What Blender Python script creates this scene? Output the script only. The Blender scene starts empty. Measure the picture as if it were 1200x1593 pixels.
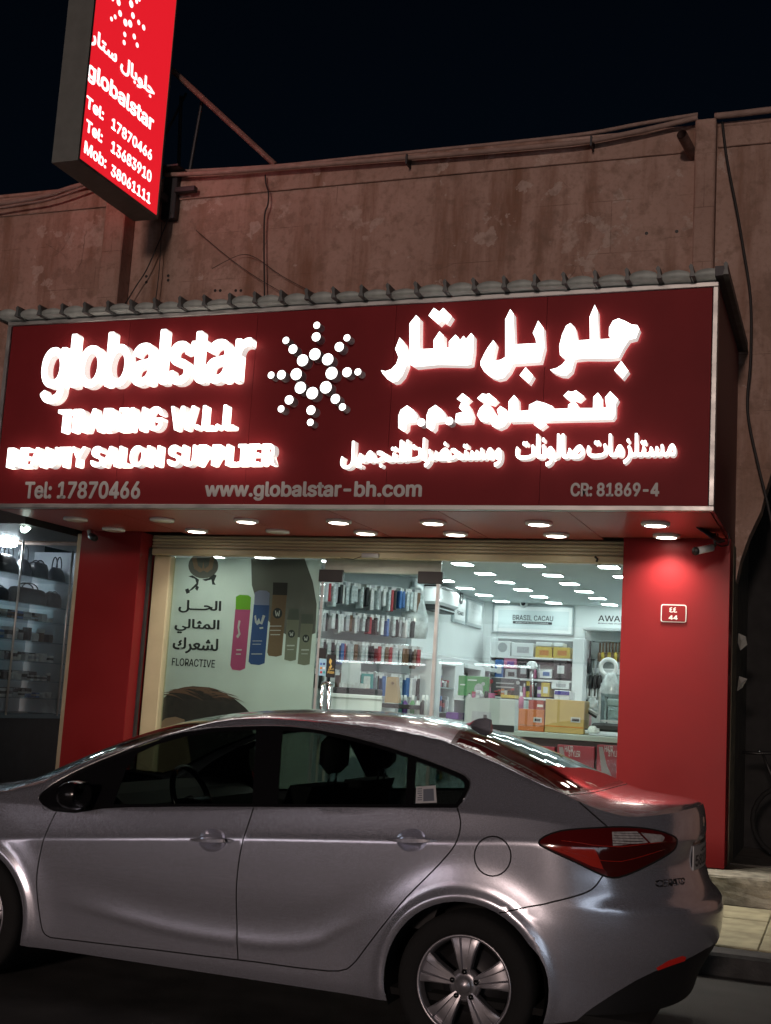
import bpy, bmesh, math, random
import numpy as np
from math import sin, cos, pi, radians
from mathutils import Vector, Matrix
from mathutils.geometry import delaunay_2d_cdt
random.seed(7); rng = random.Random(11)
SC = bpy.context.scene
COL = SC.collection
# ------------------------------------------------------------------ camera
CAM_H = 1.56
YAW, PIT, ROL, FPX = 0.358978421, 0.148578359, 0.0609692617, 1931.67703
def cam_rows():
    cy, sy = cos(YAW), sin(YAW)
    f = np.array([-sy*cos(PIT), cy*cos(PIT), sin(PIT)]); r = np.array([cy, sy, 0.0]); u = np.cross(r, f)
    c, s = cos(ROL), sin(ROL)
    return np.array([c*r+s*u, -(-s*r+c*u), f])
CM = cam_rows()
cd = bpy.data.cameras.new('camera'); cam = bpy.data.objects.new('camera', cd); COL.objects.link(cam)
cd.sensor_width = 36; cd.lens = FPX/1593*36; cd.clip_end = 400; cd.clip_start = .05
cam.matrix_world = Matrix(((CM[0][0], -CM[1][0], -CM[2][0], 0), (CM[0][1], -CM[1][1], -CM[2][1], 0),
                           (CM[0][2], -CM[1][2], -CM[2][2], CAM_H), (0, 0, 0, 1)))
SC.camera = cam
# ------------------------------------------------------------------ night sky, one dim warm sun lamp (street light level)
W = bpy.data.worlds.new('World'); SC.world = W; W.use_nodes = True
nt = W.node_tree; bg = nt.nodes['Background']
sky = nt.nodes.new('ShaderNodeTexSky'); sky.sky_type = 'NISHITA'; sky.sun_disc = False
SUN_EL, SUN_AZ = 9.0, -2.0       # degrees: above the horizon, and to the left (minus: right) of straight behind the camera
sky.sun_elevation = radians(SUN_EL); sky.sun_rotation = radians(180+SUN_AZ); sky.air_density = 1.0; sky.dust_density = .4; sky.ozone_density = 4.0
nt.links.new(sky.outputs[0], bg.inputs[0]); bg.inputs[1].default_value = 0.0011
sl = bpy.data.lights.new('sun', 'SUN'); sl.energy = 0.66; sl.angle = radians(4); sl.color = (1.0, .76, .66)
so = bpy.data.objects.new('sun', sl); COL.objects.link(so)
so.rotation_euler = (radians(90-SUN_EL), 0, radians(-SUN_AZ))
SC.view_settings.view_transform = 'Standard'; SC.view_settings.look = 'None'
SC.view_settings.exposure = 0; SC.view_settings.gamma = 1; SC.view_settings.use_curve_mapping = False
SC.render.engine = 'CYCLES'
SC.cycles.use_denoising = True
SC.cycles.max_bounces = 10; SC.cycles.transparent_max_bounces = 16; SC.cycles.sample_clamp_indirect = 6
# ------------------------------------------------------------------ measuring helpers: a photograph direction met with a real plane
def ray(u, v): return CM.T @ np.array([(u-600)/FPX, (v-796.5)/FPX, 1.0])
def at(u, v, Y): d = ray(u, v); p = d*(Y/d[1]); return np.array([p[0], p[1], p[2]+CAM_H])
def atX(u, v, X): d = ray(u, v); p = d*(X/d[0]); return np.array([p[0], p[1], p[2]+CAM_H])
def atZ(u, v, Z): d = ray(u, v); p = d*((Z-CAM_H)/d[2]); return np.array([p[0], p[1], p[2]+CAM_H])
def proj(P): p = CM @ (np.asarray(P, float)-np.array([0, 0, CAM_H])); return np.array([600+FPX*p[0]/p[2], 796.5+FPX*p[1]/p[2]])
# ------------------------------------------------------------------ objects
def tag(o, label=None, cat=None, group=None, kind=None):
    if label: o['label'] = label
    if cat: o['category'] = cat
    if group: o['group'] = group
    if kind: o['kind'] = kind
    return o
def thing(name, loc, label, cat, group=None):
    o = bpy.data.objects.new(name, None); COL.objects.link(o); o.location = loc; o.empty_display_size = .1
    return tag(o, label, cat, group)
def wloc(o):
    p = Vector((0, 0, 0))
    while o is not None: p = p+o.location; o = o.parent
    return p
def link(name, me, parent=None, loc=(0, 0, 0)):
    """loc is a world position; parents only carry translations"""
    o = bpy.data.objects.new(name, me); COL.objects.link(o)
    if parent is not None:
        o.parent = parent; o.location = Vector(loc)-wloc(parent)
    else: o.location = loc
    return o
def mesh(name, verts, faces, mats, parent=None, smooth=False, origin=None, mi=None):
    """verts in world coordinates; the object origin goes to the middle of its base"""
    v = np.asarray(verts, float)
    if origin is None:
        lo, hi = v.min(0), v.max(0); origin = ((lo[0]+hi[0])/2, (lo[1]+hi[1])/2, lo[2])
    v = v-np.array(origin)
    me = bpy.data.meshes.new(name); me.from_pydata(v.tolist(), [], [list(map(int, f)) for f in faces])
    for m in (mats if isinstance(mats, (list, tuple)) else [mats]): me.materials.append(m)
    if mi is not None: me.polygons.foreach_set('material_index', mi)
    if smooth: me.polygons.foreach_set('use_smooth', [True]*len(me.polygons))
    me.update()
    return link(name, me, parent, origin)
class MB:
    """collects shapes into one mesh"""
    def __init__(s): s.v = []; s.f = []; s.m = []
    def add(s, v, f, m=0):
        n = len(s.v); s.v += [tuple(map(float, p)) for p in v]; s.f += [tuple(int(i)+n for i in q) for q in f]; s.m += [m]*len(f); return s
    def box(s, x0, x1, y0, y1, z0, z1, m=0, b=0.0):
        if b <= 0:
            v = [(x, y, z) for z in (z0, z1) for y in (y0, y1) for x in (x0, x1)]
            return s.add(v, [(0, 2, 3, 1), (4, 5, 7, 6), (0, 1, 5, 4), (2, 6, 7, 3), (0, 4, 6, 2), (1, 3, 7, 5)], m)
        b = min(b, (x1-x0)*.45, (y1-y0)*.45, (z1-z0)*.45)
        bm = bmesh.new(); bmesh.ops.create_cube(bm, size=1)
        for w in bm.verts: w.co = ((x0+x1)/2+w.co.x*(x1-x0), (y0+y1)/2+w.co.y*(y1-y0), (z0+z1)/2+w.co.z*(z1-z0))
        bmesh.ops.bevel(bm, geom=bm.edges[:], offset=b, segments=1, affect='EDGES', profile=.5)
        bm.verts.ensure_lookup_table(); bm.verts.index_update()
        s.add([w.co[:] for w in bm.verts], [[w.index for w in f.verts] for f in bm.faces], m); bm.free(); return s
    def tube(s, pts, r, n=8, m=0, cap=True):
        pts = [np.asarray(p, float) for p in pts]; k = len(pts); rr = r if hasattr(r, '__len__') else [r]*k
        up = None; rings = []
        for i, p in enumerate(pts):
            t = pts[min(i+1, k-1)]-pts[max(i-1, 0)]; t = t/(np.linalg.norm(t)+1e-12)
            if up is None:
                a = np.array([0, 0, 1.0]) if abs(t[2]) < .9 else np.array([1.0, 0, 0]); up = np.cross(t, a)
            up = up-t*np.dot(up, t); up /= np.linalg.norm(up); w = np.cross(t, up)
            rings.append([p+rr[i]*(cos(2*pi*j/n)*up+sin(2*pi*j/n)*w) for j in range(n)])
        v = [q for R in rings for q in R]
        f = [(i*n+j, i*n+(j+1) % n, (i+1)*n+(j+1) % n, (i+1)*n+j) for i in range(k-1) for j in range(n)]
        if cap: f += [tuple(reversed(range(n))), tuple((k-1)*n+j for j in range(n))]
        return s.add(v, f, m)
    def prism(s, pts, axis, a0, a1, m=0, m2=None):
        """2D polygon extruded; axis 'y': pts are (x,z); 'x': (y,z); 'z': (x,y)"""
        g = {'y': lambda p, a: (p[0], a, p[1]), 'x': lambda p, a: (a, p[0], p[1]), 'z': lambda p, a: (p[0], p[1], a)}[axis]
        n = len(pts); A = sum(pts[i][0]*pts[(i+1) % n][1]-pts[(i+1) % n][0]*pts[i][1] for i in range(n))
        v = [g(p, a0) for p in pts]+[g(p, a1) for p in pts]
        s.add(v, [tuple(range(n)), tuple(reversed(range(n, 2*n)))], m)
        s.add(v, [(i, (i+1) % n, (i+1) % n+n, i+n) for i in range(n)], m if m2 is None else m2); return s
    def lathe(s, prof, c, axis='z', n=16, m=0):
        v = []; f = []; k = len(prof)
        for j in range(n):
            a = 2*pi*j/n
            for r, h in prof:
                p = {'z': (r*cos(a), r*sin(a), h), 'y': (r*cos(a), h, r*sin(a)), 'x': (h, r*cos(a), r*sin(a))}[axis]
                v.append((c[0]+p[0], c[1]+p[1], c[2]+p[2]))
        for j in range(n):
            for i in range(k-1): f.append((j*k+i, ((j+1) % n)*k+i, ((j+1) % n)*k+i+1, j*k+i+1))
        return s.add(v, f, m)
    def build(s, name, mats, parent=None, smooth=False, origin=None):
        o = mesh(name, s.v, s.f, mats, parent, smooth, origin, s.m)
        bm = bmesh.new(); bm.from_mesh(o.data); bmesh.ops.recalc_face_normals(bm, faces=bm.faces[:]); bm.to_mesh(o.data); bm.free()
        return o
def box(name, x0, x1, y0, y1, z0, z1, mat, parent=None, b=0.0): return MB().box(x0, x1, y0, y1, z0, z1, 0, b).build(name, mat, parent)
def shade(o, ang=40):
    me = o.data; me.polygons.foreach_set('use_smooth', [True]*len(me.polygons))
    try: me.set_sharp_from_angle(angle=radians(ang))
    except Exception: pass
    return o
ORD = ['first', 'second', 'third', 'fourth', 'fifth', 'sixth', 'seventh', 'eighth', 'ninth', 'tenth', 'eleventh', 'twelfth', 'thirteenth', 'fourteenth', 'fifteenth', 'sixteenth', 'seventeenth', 'eighteenth', 'nineteenth', 'twentieth']
# ------------------------------------------------------------------ materials
def srgb(r, g, b):
    f = lambda c: (c/255/12.92 if c/255 <= .04045 else ((c/255+.055)/1.055)**2.4)
    return (f(r), f(g), f(b), 1)
def mat(name, col, rough=.6, metal=0.0, noise=0.0, nscale=8.0, bump=0.0, bscale=60.0, coat=0.0, spec=.5, rvar=0.0):
    m = bpy.data.materials.new(name); m.use_nodes = True; t = m.node_tree; b = t.nodes['Principled BSDF']
    col = tuple(col)[:3]+(1,)
    b.inputs['Base Color'].default_value = col; b.inputs['Roughness'].default_value = rough; b.inputs['Metallic'].default_value = metal
    b.inputs['Coat Weight'].default_value = coat; b.inputs['Coat Roughness'].default_value = .04; b.inputs['Specular IOR Level'].default_value = spec
    if noise or bump or rvar:
        tc = t.nodes.new('ShaderNodeTexCoord'); n = t.nodes.new('ShaderNodeTexNoise'); n.inputs['Scale'].default_value = nscale; n.inputs['Detail'].default_value = 6
        t.links.new(tc.outputs['Object'], n.inputs['Vector'])
        if noise:
            r = t.nodes.new('ShaderNodeMix'); r.data_type = 'RGBA'
            r.inputs[6].default_value = tuple(c*(1-noise) for c in col[:3])+(1,); r.inputs[7].default_value = tuple(min(1, c*(1+noise)) for c in col[:3])+(1,)
            mr = t.nodes.new('ShaderNodeMapRange'); mr.inputs[1].default_value = .3; mr.inputs[2].default_value = .7
            t.links.new(n.outputs[0], mr.inputs[0]); t.links.new(mr.outputs[0], r.inputs[0]); t.links.new(r.outputs[2], b.inputs['Base Color'])
        if rvar:
            mr = t.nodes.new('ShaderNodeMapRange'); mr.inputs[1].default_value = .3; mr.inputs[2].default_value = .7
            mr.inputs[3].default_value = max(0, rough-rvar); mr.inputs[4].default_value = min(1, rough+rvar)
            t.links.new(n.outputs[0], mr.inputs[0]); t.links.new(mr.outputs[0], b.inputs['Roughness'])
        if bump:
            n2 = t.nodes.new('ShaderNodeTexNoise'); n2.inputs['Scale'].default_value = bscale; n2.inputs['Detail'].default_value = 5
            t.links.new(tc.outputs['Object'], n2.inputs['Vector'])
            bp = t.nodes.new('ShaderNodeBump'); bp.inputs['Strength'].default_value = bump; bp.inputs['Distance'].default_value = .01
            t.links.new(n2.outputs[0], bp.inputs['Height']); t.links.new(bp.outputs[0], b.inputs['Normal'])
    return m
def emis(name, col, s):
    m = bpy.data.materials.new(name); m.use_nodes = True; t = m.node_tree; b = t.nodes['Principled BSDF']
    b.inputs['Base Color'].default_value = tuple(col)[:3]+(1,); b.inputs['Emission Color'].default_value = tuple(col)[:3]+(1,); b.inputs['Emission Strength'].default_value = s
    return m
def glassy(name, tint, refl=1.0, rough=.0, ior=1.5):
    """thin pane: tinted see-through with Fresnel reflection"""
    m = bpy.data.materials.new(name); m.use_nodes = True; t = m.node_tree; t.nodes.clear()
    o = t.nodes.new('ShaderNodeOutputMaterial'); mx = t.nodes.new('ShaderNodeMixShader'); tr = t.nodes.new('ShaderNodeBsdfTransparent'); gl = t.nodes.new('ShaderNodeBsdfGlossy'); fr = t.nodes.new('ShaderNodeFresnel')
    tr.inputs[0].default_value = tuple(tint)[:3]+(1,); gl.inputs['Roughness'].default_value = rough; gl.inputs['Color'].default_value = (refl, refl, refl, 1); ge = t.nodes.new('ShaderNodeNewGeometry'); mr = t.nodes.new('ShaderNodeMapRange'); mr.inputs[3].default_value = ior; mr.inputs[4].default_value = 1/ior
    t.links.new(ge.outputs['Backfacing'], mr.inputs[0]); t.links.new(mr.outputs[0], fr.inputs[0])
    t.links.new(fr.outputs[0], mx.inputs[0]); t.links.new(tr.outputs[0], mx.inputs[1]); t.links.new(gl.outputs[0], mx.inputs[2]); t.links.new(mx.outputs[0], o.inputs[0])
    return m
# ------------------------------------------------------------------ shared materials
def plaster_mat():
    m = mat('old_plaster', (.36, .27, .225), .9); t = m.node_tree; b = t.nodes['Principled BSDF']; N = t.nodes.new; L = t.links.new
    tc = N('ShaderNodeTexCoord')
    def noise(sc, det, stretch=None):
        n = N('ShaderNodeTexNoise'); n.inputs['Scale'].default_value = sc; n.inputs['Detail'].default_value = det; n.inputs['Roughness'].default_value = .62
        if stretch:
            mp = N('ShaderNodeMapping'); mp.inputs['Scale'].default_value = stretch; L(tc.outputs['Object'], mp.inputs['Vector']); L(mp.outputs[0], n.inputs['Vector'])
        else: L(tc.outputs['Object'], n.inputs['Vector'])
        return n.outputs[0]
    def ramp(src, a, bb, lo=0., hi=1.):
        r = N('ShaderNodeMapRange'); r.inputs[1].default_value = a; r.inputs[2].default_value = bb; r.inputs[3].default_value = lo; r.inputs[4].default_value = hi; L(src, r.inputs[0]); return r.outputs[0]
    def mixc(f, c1, c2):
        x = N('ShaderNodeMix'); x.data_type = 'RGBA'; L(f, x.inputs[0])
        for i, c in ((6, c1), (7, c2)):
            if isinstance(c, tuple): x.inputs[i].default_value = c+(1,)
            else: L(c, x.inputs[i])
        return x.outputs[2]
    c = mixc(ramp(noise(.9, 5), .35, .65), (.36, .235, .19), (.47, .325, .27))
    c = mixc(ramp(noise(1.1, 7, (2.6, 1, .40)), .50, .66, 0, .85), c, (.21, .105, .065))        # rusty rain streaks
    c = mixc(ramp(noise(.95, 8), .60, .615, 0, .6), c, (.53, .41, .355))                           # flaked patches
    c = mixc(ramp(noise(1.7, 12), .585, .60, 0, .5), c, (.26, .165, .125))
    c = mixc(ramp(noise(3.1, 12), .63, .64, 0, .7), c, (.50, .40, .35))
    c = mixc(ramp(noise(26, 10), .50, .70, 0, .35), c, (.19, .12, .09))
    c = mixc(ramp(noise(7, 12), .52, .66, 0, .6), c, (.21, .135, .10))
    wv = N('ShaderNodeTexVoronoi'); wv.feature = 'DISTANCE_TO_EDGE'; wv.inputs['Scale'].default_value = .9
    wn = N('ShaderNodeMix'); wn.data_type = 'RGBA'; wn.inputs[0].default_value = .12; L(tc.outputs['Object'], wn.inputs[6])
    nn = N('ShaderNodeTexNoise'); nn.inputs['Scale'].default_value = 3; nn.inputs['Detail'].default_value = 6; L(tc.outputs['Object'], nn.inputs['Vector']); L(nn.outputs[1], wn.inputs[7]); L(wn.outputs[2], wv.inputs['Vector'])
    crack = ramp(wv.outputs['Distance'], .0, .004, .6, 0)
    mk = N('ShaderNodeMath'); mk.operation = 'MULTIPLY'; L(crack, mk.inputs[0]); L(ramp(noise(1.6, 4), .56, .68), mk.inputs[1])
    c = mixc(mk.outputs[0], c, (.06, .04, .03))
    # faint block courses showing through the plaster
    sx = N('ShaderNodeSeparateXYZ'); cx = N('ShaderNodeCombineXYZ'); L(tc.outputs['Object'], sx.inputs[0]); L(sx.outputs[0], cx.inputs[0]); L(sx.outputs[2], cx.inputs[1])
    bk = N('ShaderNodeTexBrick'); bk.inputs['Scale'].default_value = 1; bk.inputs['Brick Width'].default_value = 1.9; bk.inputs['Row Height'].default_value = .52; bk.inputs['Mortar Size'].default_value = .006; bk.inputs['Mortar Smooth'].default_value = .6; L(cx.outputs[0], bk.inputs['Vector'])
    mb_ = N('ShaderNodeMath'); mb_.operation = 'MULTIPLY'; L(bk.outputs['Fac'], mb_.inputs[0]); L(ramp(noise(2.2, 5), .48, .62, 0, .55), mb_.inputs[1])
    c = mixc(mb_.outputs[0], c, (.13, .075, .05))
    L(c, b.inputs['Base Color'])
    bp = N('ShaderNodeBump'); bp.inputs['Strength'].default_value = .8; bp.inputs['Distance'].default_value = .014; L(noise(17, 12), bp.inputs['Height']); L(bp.outputs[0], b.inputs['Normal'])
    return m
PLASTER = plaster_mat()
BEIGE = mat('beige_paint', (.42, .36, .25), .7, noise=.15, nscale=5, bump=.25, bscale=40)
CREAM = mat('cream_metal', (.50, .44, .28), .45, noise=.08, nscale=4, rvar=.1)
RED = mat('red_cladding', (.205, .013, .015), .38, noise=.07, nscale=2, rvar=.08, spec=.16)
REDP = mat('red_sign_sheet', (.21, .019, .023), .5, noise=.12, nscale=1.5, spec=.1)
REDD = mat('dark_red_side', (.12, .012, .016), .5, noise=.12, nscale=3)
ALU = mat('aluminium', (.45, .45, .44), .42, .8, noise=.08, rvar=.1)
GALV = mat('galvanised', (.42, .46, .44), .6, .25, noise=.3, nscale=7, rvar=.15, bump=.15, bscale=25)
STEEL = mat('dark_steel', (.05, .05, .055), .5, .6, noise=.2)
RUST = mat('rusty_steel', (.20, .12, .10), .75, .2, noise=.35, nscale=12)
BLACK = mat('black_plastic', (.012, .012, .013), .45, noise=.1)
RUBBER = mat('rubber', (.008, .008, .008), .9, bump=.2, bscale=80)
WHITE = mat('white_paint', (.74, .78, .78), .45, noise=.03, nscale=4)
WHITEG = mat('white_gloss', (.80, .82, .82), .2, noise=.02)
CHROME = mat('chrome', (.75, .76, .77), .12, 1.0, rvar=.05)
CONC = mat('rough_concrete', (.27, .25, .20), .9, noise=.4, nscale=9, bump=.9, bscale=30)
ASPH = mat('asphalt', (.045, .044, .042), .85, noise=.45, nscale=3.5, bump=.7, bscale=160, rvar=.08)
KERBM = mat('kerb_black_paint', (.03, .03, .03), .75, noise=.5, nscale=7, bump=.5, bscale=40)
LETW = emis('letter_face_glow', (1, .985, .95), 3.0)
LETS = emis('letter_side_glow', (1, .95, .90), .54)
LETS2 = mat('letter_side_unlit', (.52, .54, .56), .35, .1)
PRINT = mat('grey_vinyl', (.50, .50, .49), .5)
LAMPON = emis('lamp_lit', (1, .93, .80), 14)
LAMPOFF = mat('lamp_unlit', (.55, .5, .45), .3)
GLASS = glassy('shop_glass', (.91, .97, .955), .9, .0, 1.42)
def paper(name, col, tr=.55, noise=0.0, nscale=5):
    m = mat(name, col, .5, noise=noise, nscale=nscale); t = m.node_tree; b = t.nodes['Principled BSDF']; o = [n for n in t.nodes if n.type == 'OUTPUT_MATERIAL'][0]
    mx = t.nodes.new('ShaderNodeMixShader'); tl = t.nodes.new('ShaderNodeBsdfTranslucent'); mx.inputs[0].default_value = tr
    src = b.inputs['Base Color'].links[0].from_socket if b.inputs['Base Color'].links else None
    if src: t.links.new(src, tl.inputs[0])
    else: tl.inputs[0].default_value = tuple(col)[:3]+(1,)
    t.links.new(b.outputs[0], mx.inputs[1]); t.links.new(tl.outputs[0], mx.inputs[2]); t.links.new(mx.outputs[0], o.inputs[0]); return m
WIREM = mat('cable_black', (.02, .018, .018), .6)
# ------------------------------------------------------------------ lettering
def load_font():
    import os
    try:
        p = os.path.join(bpy.utils.resource_path('LOCAL'), 'datafiles', 'fonts', 'Inter.woff2')
        if os.path.exists(p): return bpy.data.fonts.load(p)
    except Exception: pass
    return None
FONT = load_font()
_tc = {}
def _text(body, depth, latin, res, spacing, raw=False):
    key = (body, depth, latin, res, spacing)
    if key in _tc: return _tc[key]
    if latin and '4' in body and len(body) > 1 and not raw:
        # the font's own 4 is drawn with overlapping strokes, so that digit is built from clean pieces
        V = []; F = []; n = 0
        for i, ch in enumerate(body):
            if ch == ' ': continue
            g, gf = _text(ch, depth, latin, res, spacing, True); a = _text(body[:i]+ch, depth, latin, res, spacing, True)[0]; dx = a[:, 0].max()-g[:, 0].max()
            if ch == '4':
                lo, hi = g.min(0), g.max(0); q = [(0, .2), (.63, .2), (.63, .345), (.19, .345), (0, .345), (.63, 0), (.81, 0), (.81, .2), (1, .2), (1, .345), (.81, .345), (.63, .79), (.63, 1), (.81, 1)]
                g = np.array([(lo[0]+(hi[0]-lo[0])*x, lo[1]+(hi[1]-lo[1])*y, depth/2) for x, y in q]); gf = [(0, 1, 2, 3, 4), (5, 6, 7, 1), (1, 7, 10, 2), (7, 8, 9, 10), (2, 10, 13, 12, 11), (4, 3, 11, 12)]
            V.append(g+np.array([dx, 0, 0])); F += [tuple(k+n for k in f_) for f_ in gf]; n += len(g)
        _tc[key] = (np.concatenate(V), F); return _tc[key]
    key = key+('raw',)
    if key in _tc: return _tc[key]
    cu = bpy.data.curves.new('lettering', 'FONT'); cu.body = body; cu.size = 1; cu.extrude = depth/2; cu.resolution_u = res; cu.space_character = spacing
    if latin and FONT: cu.font = FONT
    o = bpy.data.objects.new('lettering', cu); COL.objects.link(o)
    dg = bpy.context.evaluated_depsgraph_get(); me = bpy.data.meshes.new_from_object(o.evaluated_get(dg))
    v = np.array([p.co[:] for p in me.vertices]) if len(me.vertices) else np.zeros((0, 3)); f = [tuple(p.vertices) for p in me.polygons]
    bpy.data.objects.remove(o); bpy.data.meshes.remove(me); bpy.data.curves.remove(cu)
    _tc[key] = (v, f); return v, f
def text_shape(body, off=0.0, depth=0.0, latin=True, res=4, spacing=1.0, jit=.012):
    """flat or extruded letter shape: verts (x right, y up, z out), faces; a bolder weight is the union of slightly shifted copies"""
    v, f = _text(body, depth, latin, res, spacing)
    if off <= 0: return v, f
    V = []; F = []
    for k in range(8):
        a = pi/8+2*pi*k/8; n = len(v)*k
        d = v+np.array([off*cos(a), off*.8*sin(a), .0]); d[:, 2] = np.where(d[:, 2] > 0, d[:, 2]-depth*jit*k, d[:, 2])
        V.append(d); F += [tuple(i+n for i in q) for q in f]
    return np.concatenate(V), F
def text_flat(name, body, x0, x1, z0, z1, Y, m, parent=None, off=.0, thick=.004, latin=True, normal='-y', spacing=1.0):
    """print fitted to a rectangle on a wall plane (facing -Y, or +X when normal='x': x0,x1 are then Y values)"""
    v, f = text_shape(body, off, .02, latin, 3, spacing, .1); v = v.copy()
    f = [q for q in f if max(v[list(q), 2])-min(v[list(q), 2]) < 1e-6 and v[q[0], 2] > -.0095]; us = sorted({i for q in f for i in q}); mp_ = {i: k for k, i in enumerate(us)}; v = v[us]; f = [tuple(mp_[i] for i in q) for q in f]
    lo, hi = v.min(0), v.max(0)
    a = x0+(v[:, 0]-lo[0])/(hi[0]-lo[0])*(x1-x0); b = z0+(v[:, 1]-lo[1])/(hi[1]-lo[1])*(z1-z0); d = (v[:, 2]+.01)/.02*thick
    if normal == '-y': w = np.stack([a, Y-d, b], 1)
    else: w = np.stack([Y+d, a, b], 1)
    return mesh(name, w, f, m, parent)
def build_letters(body, x0, x1, z0, z1, Yfront, depth, mats, parent, off=.03, latin=True, name='letter', squeeze=None, spacing=1.0):
    """raised letters, one object each; the whole line is fitted to the rectangle"""
    v, f = text_shape(body, off, .02, latin, 4, spacing); lo, hi = v.min(0), v.max(0)
    # split the line's mesh into connected glyphs by x-advance of every character
    parts = []
    for i, ch in enumerate(body):
        if ch == ' ': continue
        a = text_shape(body[:i]+ch, off, .02, latin, 4, spacing)[0]; g, gf = text_shape(ch, off, .02, latin, 4, spacing)
        shift = a[:, 0].max()-g[:, 0].max(); parts.append((g+np.array([shift, 0, 0]), gf))
    k = 0
    for g, gf in parts:
        x = x0+(g[:, 0]-lo[0])/(hi[0]-lo[0])*(x1-x0); z = z0+(g[:, 1]-lo[1])/(hi[1]-lo[1])*(z1-z0)
        zz = (g[:, 2]-lo[2])/(hi[2]-lo[2]+1e-9); y = Yfront-.0008*k+(1-zz)*depth; k += 1
        w = np.stack([x, y, z], 1)
        mi = [0 if (zz[list(q)].min() > .88) else 1 for q in gf]
        mesh(name, w, gf, mats, parent, False, None, mi)
def poly_letter(name, pts, Yfront, depth, mats, parent, holes=()):
    """raised shape from an outline in (x,z) metres"""
    vs = [Vector(p) for p in pts]; n = len(vs); edges = [(i, (i+1) % n) for i in range(n)]
    P, E_, F, *_ = delaunay_2d_cdt(vs, edges, [list(range(n))], 1, 1e-6)
    k = len(P); v = [(p.x, Yfront, p.y) for p in P]+[(p.x, Yfront+depth, p.y) for p in P]
    cnt = {}
    for q in F:
        for a, b in zip(q, list(q[1:])+[q[0]]): cnt[(a, b)] = 1
    faces = [tuple(q) for q in F]; mi = [0]*len(F)
    for (a, b) in list(cnt):
        if (b, a) not in cnt: faces.append((a, b, b+k, a+k)); mi.append(1)
    o = mesh(name, v, faces, mats, parent, False, None, mi)
    bm = bmesh.new(); bm.from_mesh(o.data); bmesh.ops.recalc_face_normals(bm, faces=bm.faces[:]); bm.to_mesh(o.data); bm.free()
    return o
# Arabic presentation forms, laid out right to left
FORMS = {'ا': 'ا ﺎ', 'ب': 'ﺏ ﺐ ﺑ ﺒ', 'ت': 'ﺕ ﺖ ﺗ ﺘ', 'ث': 'ﺙ ﺚ ﺛ ﺜ', 'ج': 'ﺝ ﺞ ﺟ ﺠ', 'ح': 'ﺡ ﺢ ﺣ ﺤ', 'ذ': 'ﺫ ﺬ', 'ر': 'ﺭ ﺮ', 'ز': 'ﺯ ﺰ', 'س': 'ﺱ ﺲ ﺳ ﺴ', 'ش': 'ﺵ ﺶ ﺷ ﺸ', 'ص': 'ﺹ ﺺ ﺻ ﺼ', 'ض': 'ﺽ ﺾ ﺿ ﻀ', 'ع': 'ﻉ ﻊ ﻋ ﻌ', 'ك': 'ﻙ ﻚ ﻛ ﻜ', 'ل': 'ﻝ ﻞ ﻟ ﻠ', 'م': 'ﻡ ﻢ ﻣ ﻤ', 'ه': 'ﻩ ﻪ ﻫ ﻬ', 'ن': 'ﻥ ﻦ ﻧ ﻨ', 'و': 'ﻭ ﻮ', 'ي': 'ﻱ ﻲ ﻳ ﻴ', 'ة': 'ﺓ ﺔ', 'ـ': 'ـ ـ ـ ـ'}
def arabic(s):
    out = []
    for i, c in enumerate(s):
        if c not in FORMS: out.append(c); continue
        F = FORMS[c].split()
        prev = s[i-1] if i else ' '; nxt = s[i+1] if i+1 < len(s) else ' '
        jp = prev in FORMS and len(FORMS[prev].split()) == 4; jn = nxt in FORMS and len(F) == 4
        k = (3 if jp else 2) if jn else (1 if jp else 0)
        out.append(F[k])
    return ''.join(reversed(out))
# ------------------------------------------------------------------ ground
def sheet(name, x0, x1, y0, y1, z, m, kind='structure'):
    return tag(mesh(name, [(x0, y0, z), (x1, y0, z), (x1, y1, z), (x0, y1, z)], [(0, 1, 2, 3)], m), kind=kind)
sheet('ground', -120, 120, -120, 120, -.02, mat('bare_ground', (.06, .055, .05), .95, noise=.3, nscale=1))
sheet('road', -60, 60, -8.99, 8.22, 0.0, ASPH)
PAVM = mat('paver_stone', (.34, .31, .20), .8, noise=.3, nscale=6, bump=.3, bscale=30)
pave = tag(box('pavement', -30, 20, 8.30, 10.36, -.01, .128, CONC), kind='structure')
pm = MB().box(-.297, .297, -.29, .29, 0, .016, 0, .006)
paver0 = None
for i in range(26):
    for j in range(3):
        X = -13.4+i*.6; Y = 8.75+j*.60
        if paver0 is None:
            o = pm.build('paver', PAVM, None, origin=(0, 0, 0)); paver0 = o.data; bpy.data.objects.remove(o)
        o = link('paver', paver0, pave, (X, Y, .128-(.004 if (i*7+j*3) % 5 == 0 else 0)))
kerb = tag(thing('kerb', (0, 8.26, 0), None, None), kind='structure')
kst = None
for i in range(34):
    if kst is None:
        o = MB().box(-.496, .496, -.12, .12, 0, .150, 0, .018).build('kerb_stone', KERBM, None, origin=(0, 0, 0)); kst = o.data; bpy.data.objects.remove(o)
    o = link('kerb_stone', kst, kerb, (-20.4+i, 8.30, -.01))
tag(mesh('sky', [(r*140*cos(a), r*140*sin(a), z) for r, z in ((1, -3), (1, -2.9)) for a in [2*pi*i/8 for i in range(8)]], [(i, (i+1) % 8, (i+1) % 8+8, i+8) for i in range(8)], BLACK), kind='structure') if False else None
# ------------------------------------------------------------------ old building behind the shop
YW = 11.2
bld = thing('old_building', (-3, YW, 0), 'old plastered flat-roofed building with stained pinkish wall above the red shop', 'building')
ZT = 6.99
wall = MB()
op = [at(1145, 905, YW), at(1152, 872, YW), at(1165, 835, YW), at(1184, 795, YW), at(1192, 762, YW), at(1200, 735, YW)]
xa = op[0][0]
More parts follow.
